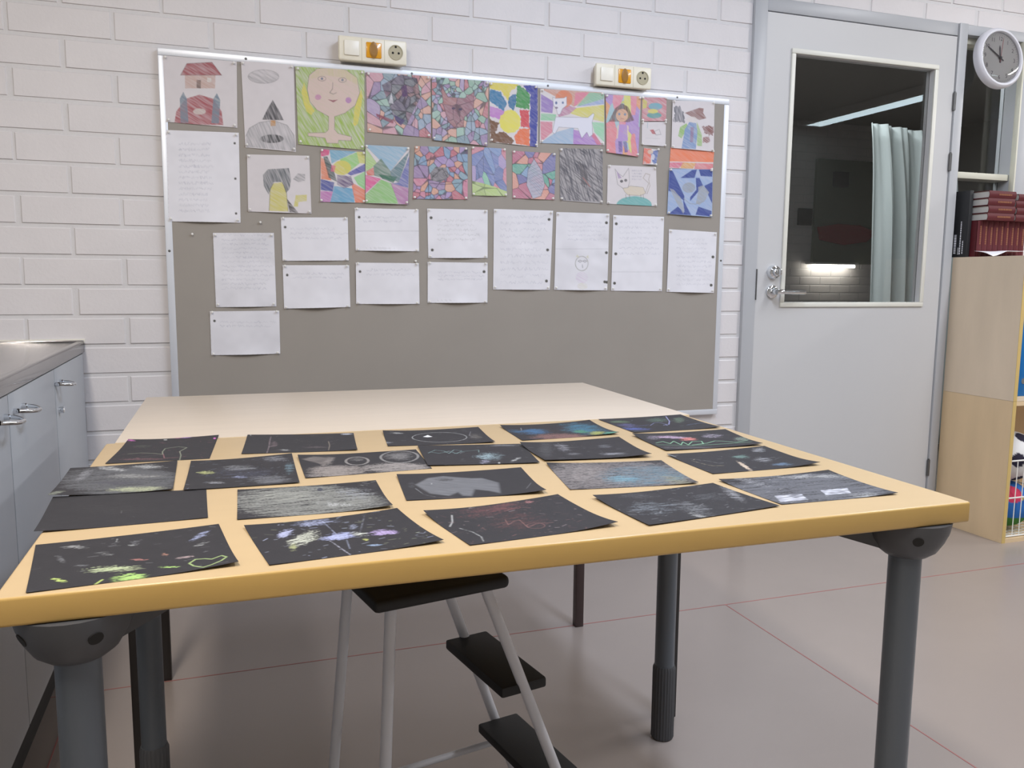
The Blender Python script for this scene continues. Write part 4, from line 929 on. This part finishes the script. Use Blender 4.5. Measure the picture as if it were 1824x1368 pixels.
def c2(c):
    c.smear(480,895,75,34,(176,182,226),1.1,.15,rot=-.4,ang=-.4).smear(620,935,150,52,(206,210,190),1.1,.2,rot=-.35,ang=-.35).smear(720,810,200,30,(160,170,210),.9,.3,rot=-.1).smear(900,915,150,30,(176,186,240),1.3,.1,rot=-.12).smear(1060,895,90,18,(206,210,200),1,.2).smear(1230,885,115,28,(186,160,222),1.3,.1,rot=-.05).smear(1010,845,45,26,(150,160,190),.9,.3)
    c.line([(830,950),(990,1058)], (180,180,200), 1.6, .8, 1).line([(950,920),(985,1010)], (150,160,190), 1.6, .7, 1).line([(770,800),(880,900)], (170,180,214), 1.8, .7, 1).line([(1090,760),(1060,880)], (120,124,140), 2, .6, 1).smear(1110,938,36,12,(206,210,90),1.1,.2).smear(1180,982,70,9,(150,180,220),.8,.2).smear(540,1000,36,44,(190,196,130),.8,.3,rot=.5).specks(90,(170,176,140),1.2,.7).specks(50,(130,140,200),1.2,.7)
def c3(c):
    c.smear(800,790,330,60,(130,70,72),.7,.35,rot=-.15,ang=-.15).smear(980,880,300,110,(110,62,62),.6,.45,ang=-.2).line([(880,870),(905,910),(950,880),(990,870),(1060,930),(1120,900),(1190,890)], (160, 104, 98), 1.1, .6).oval(1120,915,70,22,(160,100,96),out=True,w=1.1,a=.5).line([(460,840),(462,890),(440,925)], LG, 2, .8).line([(520,940),(620,970),(690,1010),(706,1050)], LG, 1.8, .7, 1).specks(110,(150,100,100),1,.6).specks(40,GY,1,.5).smear(1060,740,40,10,(190,120,120),.8,.2)
def c4(c):
    c.smear(430,530,190,45,(120,130,140),.7,.35,ang=.15,sc=(12,2)).smear(660,540,180,40,(130,134,140),.7,.35,rot=.3,ang=.35).smear(840,465,90,22,GY,.9,.3,rot=.5,ang=.5).smear(720,480,120,30,(96,100,106),.6,.4).smear(350,470,150,22,(96,98,104),.5,.4).smear(690,580,90,14,LG,.8,.3,rot=.3,ang=.3).specks(80,GY,1,.6)
def c5(c):
    c.smear(1240,440,480,100,(104,106,114),1,.12,sc=(30,3),pw=6).poly([(1060,475),(1200,465),(1235,495),(1090,510)], WHT, .9, .8, ang=0, sc=(9,1.3), rough=1).poly([(1300,445),(1440,432),(1460,458),(1330,470)], WHT, .9, .8, ang=0, sc=(9,1.3), rough=1).smear(1530,468,90,16,LG,1,.3).smear(1260,372,260,14,LG,.8,.3,ang=-.05).smear(930,400,140,16,GY,.7,.3,rot=.2).specks(60,LG,1,.6)
def c6(c): c.smear(700,700,420,60,(60,58,60),.6,.4,ang=-.05,sc=(30,2)).line([(780,735),(784,718)], (110,108,108), 1, .8).specks(26,(96,96,98),.9,.5)
def c7(c):
    c.smear(680,650,620,150,(140,142,136),1.0,.22,sc=(22,1.6),pw=8,ang=-.04).smear(500,610,380,60,(170,172,160),.7,.4,ang=-.3,seed=4).smear(1020,590,180,60,(150,156,168),.6,.4,ang=.7,seed=6,sc=(12,1.6)).smear(900,670,160,16,LG,.9,.3,ang=1.3,sc=(6,1.5)).specks(150,LG,1,.6).oval(760,562,22,12,(60,62,78),a=.9)
def c8(c):
    c.poly([(180,610),(280,560),(400,545),(620,560),(700,558),(830,590),(848,668),(760,650),(650,640),(630,692),(560,690),(520,665),(450,695),(300,680)], (112,114,120), .95, .25, soft=5).smear(150,610,40,34,(90,92,98),.7).line([(180,640),(250,690),(340,705)], GY, 1.4, .8, 1).line([(1070,590),(1040,635)], (110,112,116), 1.2, .8).oval(310,602,5,5,LG,a=.8).smear(420,570,90,16,(60,58,62),1,.3).smear(520,710,300,10,(96,84,88),.5,.4)
def c9(c):
    c.smear(1780,540,620,160,(140,132,132),.85,.30,sc=(12,1.4),pw=8).smear(1980,535,360,105,(86,130,150),.75,.30,ang=.1,seed=5,sc=(16,2),pw=4).smear(2216,583,160,44,(150,150,116),.7,.3,rot=.3).smear(1803,568,150,30,(96,160,180),.9,.25,seed=7).smear(1500,520,260,120,(150,142,140),.7,.35,seed=9,sc=(7,1.3)).specks(160,(170,166,166),1,.6)
def c10(c):
    c.line([(640,280),(625,288),(700,308),(740,315),(795,312)], (206,190,150), 1.4, .9, 1).line([(640,280),(720,290),(770,300),(795,298)], LG, 1, .7, 1).smear(910,315,60,9,(226,200,170),1.4,.05,rot=.55,ang=.5).smear(885,266,50,10,(110,150,140),.8,.2).smear(1000,280,60,14,GY,.9,.3).smear(1110,302,60,9,(90,120,150),1,.15).smear(975,235,40,12,GY,.8,.2).specks(40,GY,.9,.6).line([(500,262),(540,270)],(170,180,190),2,.9)
def c11(c):
    c.smear(700,480,540,130,(96,98,102),1,.1,sc=(34,4),pw=6,ang=-.05).smear(820,455,300,22,(160,160,156),.8,.3,seed=3).smear(640,400,130,16,LG,.9,.25,rot=.1).smear(940,385,160,18,LG,.9,.25,seed=4).smear(830,550,300,24,(176,182,140),1,.2,seed=5,ang=-.1).smear(240,585,80,16,(150,156,136),.9,.2,rot=-.3).smear(460,440,100,30,GY,.6,.3,rot=-.6,ang=-.6).smear(700,500,260,22,(66,64,78),.8,.3)
def c12(c):
    c.smear(110,400,150,26,(116,118,122),1,.12,sc=(30,3)).smear(330,490,170,38,(108,110,116),1,.1,sc=(30,3)).smear(380,330,130,22,(130,132,140),.9,.25).smear(500,400,50,60,(100,130,144),.9,.3).smear(100,470,70,12,(150,160,200),1,.25).smear(-150,432,80,16,(190,196,110),1.1,.2).smear(-80,515,90,12,GY,.9,.25).smear(120,440,380,60,(80,86,110),.6,.4,seed=6).specks(90,(140,150,170),1,.6)
def c13(c):
    c.poly([(600,330),(700,310),(880,315),(780,385),(740,360)], (120,112,108), .9, .6, soft=4, sc=(10,1.4)).smear(820,350,70,40,(140,132,128),.8,.3,rot=-.6,ang=-.6)
    c.oval(1050,345,88,32,(160,154,150),out=True,w=4,a=.7).smear(1050,330,70,22,(130,128,126),.8,.3).oval(1365,318,136,46,(156,154,152),out=True,w=4,a=.7).smear(1365,312,120,36,(126,124,124),1,.15)
    c.smear(900,425,260,56,(156,146,140),1.1,.15,sc=(14,1.3),pw=5).smear(1350,400,260,42,(160,152,148),1.1,.15,sc=(14,1.2),pw=5,seed=4).smear(700,460,90,16,(150,142,138),1,.2)
def c14(c):
    c.line([(275,375),(330,352),(400,360),(440,378),(480,350),(540,358),(500,380),(440,362),(360,378),(290,366)], (140,180,180), 1.3, .8, .6).line([(480,380),(560,362),(670,352),(672,370)], (130,170,170), 1.2, .8, .6)
    c.smear(750,400,130,34,(150,180,190),1.1,.3,ang=.35,sc=(12,1.3)).smear(715,440,50,18,(170,170,200),.9,.3,ang=1).smear(955,425,50,12,LG,1,.2,rot=-.4,ang=-.4).smear(870,318,150,8,GY,.6,.2).oval(828,450,9,6,LG,a=.8).specks(30,GY,1,.6)
def c15(c):
    c.smear(1180,340,90,70,(84,84,88),.8,.3,rot=.5,ang=.3).smear(1310,320,80,40,(130,130,138),.9,.35,rot=.3,ang=.3).smear(1640,315,60,14,(110,112,120),.8,.2).smear(1700,372,120,12,(130,132,140),1,.15).smear(1400,375,70,16,(110,110,116),.8,.3).line([(1270,290),(1330,325),(1440,320)], GY, 1, .7, 1).specks(30,GY,.9,.5)
def c16(c):
    pts = [(440,196),(480,188),(520,200),(540,186),(580,206),(590,190),(620,206),(640,188),(690,186),(700,200),(640,206),(720,196),(760,184),(800,186),(870,192),(920,182)]
    c.line(pts, (140,206,160), 1.8, .95, .3).line([(440,206),(640,210),(800,200),(940,192)], (130,196,150), 1.6, .9, .4).smear(620,175,50,10,(226,120,110),1.2,.1).smear(520,165,110,8,(206,170,206),1.1,.15).smear(740,160,60,14,(170,160,180),.9,.3).smear(430,168,50,12,(150,140,160),.8,.3).smear(900,175,60,12,(150,170,150),.8,.3).smear(640,222,240,9,(110,106,112),.7,.3).line([(380,160),(600,152),(720,150)], (150,140,160), 1, .7, .8)
def c17(c):
    c.line([(800,285),(900,278),(1000,284),(1060,292),(1058,270),(1080,245),(1180,232),(1245,240),(1190,270),(1200,300),(1190,340)], (150,156,130), 1.6, .85, .3).line([(1065,290),(1072,322),(1180,318)], (170,100,110), 1.4, .8, .5).smear(1160,158,60,8,(214,70,170),1.2,.1).smear(1240,160,50,6,(140,70,190),1.1,.1).smear(820,185,40,6,(190,80,170),1,.1).oval(1462,172,10,6,(214,80,190),a=1).oval(1080,176,14,4,LG,a=.9).smear(880,330,240,10,(150,90,100),.6,.3).line([(850,318),(980,300),(1060,300)], (120,90,100), 1, .7, .6).specks(60,(170,90,110),.9,.6).smear(900,225,90,14,(90,96,84),.6,.3).line([(1190,295),(1300,290)], (120,90,90), 1, .7)
def c18(c):
    c.line([(375,160),(365,200),(360,240),(345,285)], (150,130,138), 2.2, .8, 1).smear(400,215,40,26,(120,100,106),.8,.3).line([(360,240),(420,230)], (160,140,146), 1.4, .8).smear(490,262,50,7,LG,.8,.2).line([(820,195),(830,225),(822,262)], (150,136,120), 1.6, .8, .5).smear(950,143,45,6,(180,186,200),1,.1).smear(720,240,120,10,(110,96,100),.7,.3).specks(90,(130,116,120),.9,.7).oval(205,152,5,4,LG,a=.8)
def c19(c):
    c.oval(360,247,212,38,(170,172,172),out=True,w=1.8,a=.85,wob=.5).poly([(232,242),(255,234),(268,228),(282,234),(306,242),(268,246)], (226,228,232), 1, 0).smear(640,240,60,30,(110,104,96),.8,.3,ang=.8).line([(600,205),(590,235),(650,250)], GY, 1, .7).smear(-40,290,60,12,GY,.8,.2).smear(30,215,60,6,LG,.7,.2).specks(40,GY,.9,.6)
def c20(c):
    c.smear(1090,200,150,26,(40,110,160),1.2,.1,sc=(20,2)).smear(1480,175,200,48,(40,120,150),1.2,.15,rot=.1,seed=3).smear(1330,245,260,40,(140,96,90),1.1,.15,sc=(14,1.4),ang=-.1,pw=4).smear(1470,195,70,16,(70,150,100),1,.2).smear(1590,210,70,18,(170,176,60),1.2,.15).smear(1690,215,60,16,(80,180,150),1.2,.15).smear(1300,165,120,20,(50,44,52),1,.2).smear(960,195,90,14,(50,90,120),.9,.2).line([(1000,172),(1003,190)], LG, 1, .8)
def c21(c):
    c.line([(490,62),(510,85),(508,102),(480,106)], (150,150,206), 2, .95, .3).line([(410,108),(430,95),(455,92),(490,100),(500,108)], (130,140,190), 1.4, .9, .5).line([(260,122),(350,112),(400,105)], (96,110,180), 1.6, .8, .8).smear(330,128,90,10,(70,90,170),1.1,.2).smear(290,108,70,12,(96,96,160),.9,.3).smear(450,80,70,14,(96,130,110),.8,.3).smear(560,80,40,18,(120,150,120),.8,.35).line([(600,105),(640,98),(700,92)], (110,140,190), 1.2, .9, .6).smear(250,90,60,8,(110,140,100),.7,.2).specks(50,(130,150,160),.9,.7)
CH = [  # view, far-left, far-right, near-right, near-left
 ('A', [(100,985),(1495,825),(1645,1110),(25,1348)], c1, 'black chalk drawing with a green heart outline at the front left table corner', (.001,.001,.005,.001), 0),
 ('B', [(150,848),(1335,715),(1695,960),(345,1155)], c2, 'black chalk drawing with white, lilac and pale blue splashes, front row', (.003,.003,.004,.001), 0),
 ('C', [(235,820),(1275,695),(1740,908),(595,1088)], c3, 'black chalk drawing with thin reddish brown lines, middle of the front edge', (.005,.002,.006,.001), 0),
 ('D', [(105,475),(735,412),(1085,530),(400,632)], c4, 'black chalk drawing with soft grey wipes, fourth along the front edge', (.004,.001,.001,.001), 1),
 ('D', [(765,392),(1340,343),(1705,463),(1095,523)], c5, 'grey rubbed chalk drawing with white bars, at the front right corner of the table', (.003,.002,.003,.001), 0),
 ('A', [(232,620),(1400,560),(1412,775),(85,880)], c6, 'almost plain black sheet at the left table edge, behind the green heart drawing', (0,0,.001,.003), 0),
 ('B', [(100,573),(1170,500),(1302,690),(97,803)], c7, 'chalk drawing covered with fine grey-white scratches, second row', (.001,.002,.005,.001), 0),
 ('C', [(28,540),(990,487),(1187,660),(103,742)], c8, 'black chalk drawing with a big grey whale-like shape', (.003,.001,.006,.001), 0),
 ('C', [(1185,450),(2075,432.5),(2364,602.3),(1370,658)], c9, 'grey and light blue chalk drawing right of the whale-like one', (.003,.001,.003,.001), 0),
 ('D', [(493,260),(1005,218),(1298,302),(735,363)], c10, 'black chalk drawing with pencil-like outline and cream bar near the right table edge', (.003,.001,.006,.001), 0),
 ('A', [(365,400),(1180,342),(1145,558),(195,602)], c11, 'grey smeared chalk drawing with yellowish streaks, hanging over the left table edge', (.001,.001,.002,.004), 1),
 ('B', [(-260,350.5),(520,292),(580,515),(-319,574.2)], c12, 'black chalk drawing with grey clouds and a yellow streak, third row second from the left', (.003,.001,.001,.001), 1),
 ('B', [(565,303),(1480,262),(1605,410),(625,482)], c13, 'chalk drawing with grey-white round scribbles above a scratched ground', (.004,0,0,.001), 0),
 ('C', [(190,318),(1000,305),(1135,448),(270,470)], c14, 'black chalk drawing with teal loops, overlapping the scribble drawing', (.001,0,.001,.001), 1.4),
 ('C', [(980,292),(1748,251),(2002,381),(1175,430)], c15, 'black chalk drawing with faint grey patches behind the blue and grey one', (.005,.001,.005,.001), 2.4),
 ('D', [(312,152),(800,130),(997,203),(490,240)], c16, 'black chalk drawing with a green zigzag and pink spots', (.004,.001,.004,.001), 1),
 ('A', [(805,180),(1495,147),(1425,328),(630,365)], c17, 'black chalk drawing with thin outline and magenta dabs, back left of the table', (.004,.001,0,.001), 0),
 ('B', [(178,148),(998,135),(1028,262),(130,295)], c18, 'black chalk drawing with faint brownish lines, second in the back row', (.001,.001,.002,.001), 0),
 ('C', [(-80,202),(660,175),(790,287),(-40,322)], c19, 'black chalk drawing with a white oval and a small white triangle', (.004,.001,.003,.001), 0),
 ('C', [(828,160),(1520,120),(1750,215),(1000,278)], c20, 'chalk drawing in blue, green, yellow and pinkish brown', (.004,.003,.005,.001), 0),
 ('D', [(135,78),(565,53),(775,117),(325,148)], c21, 'black chalk drawing with pale blue curved lines at the back right table corner', (.001,.001,.003,.001), 0),
]
for i, (vw, q, fn, lab, lf_, lev) in enumerate(CH): chalk(vw, q, fn, lab, 200+i, lf_, lev)
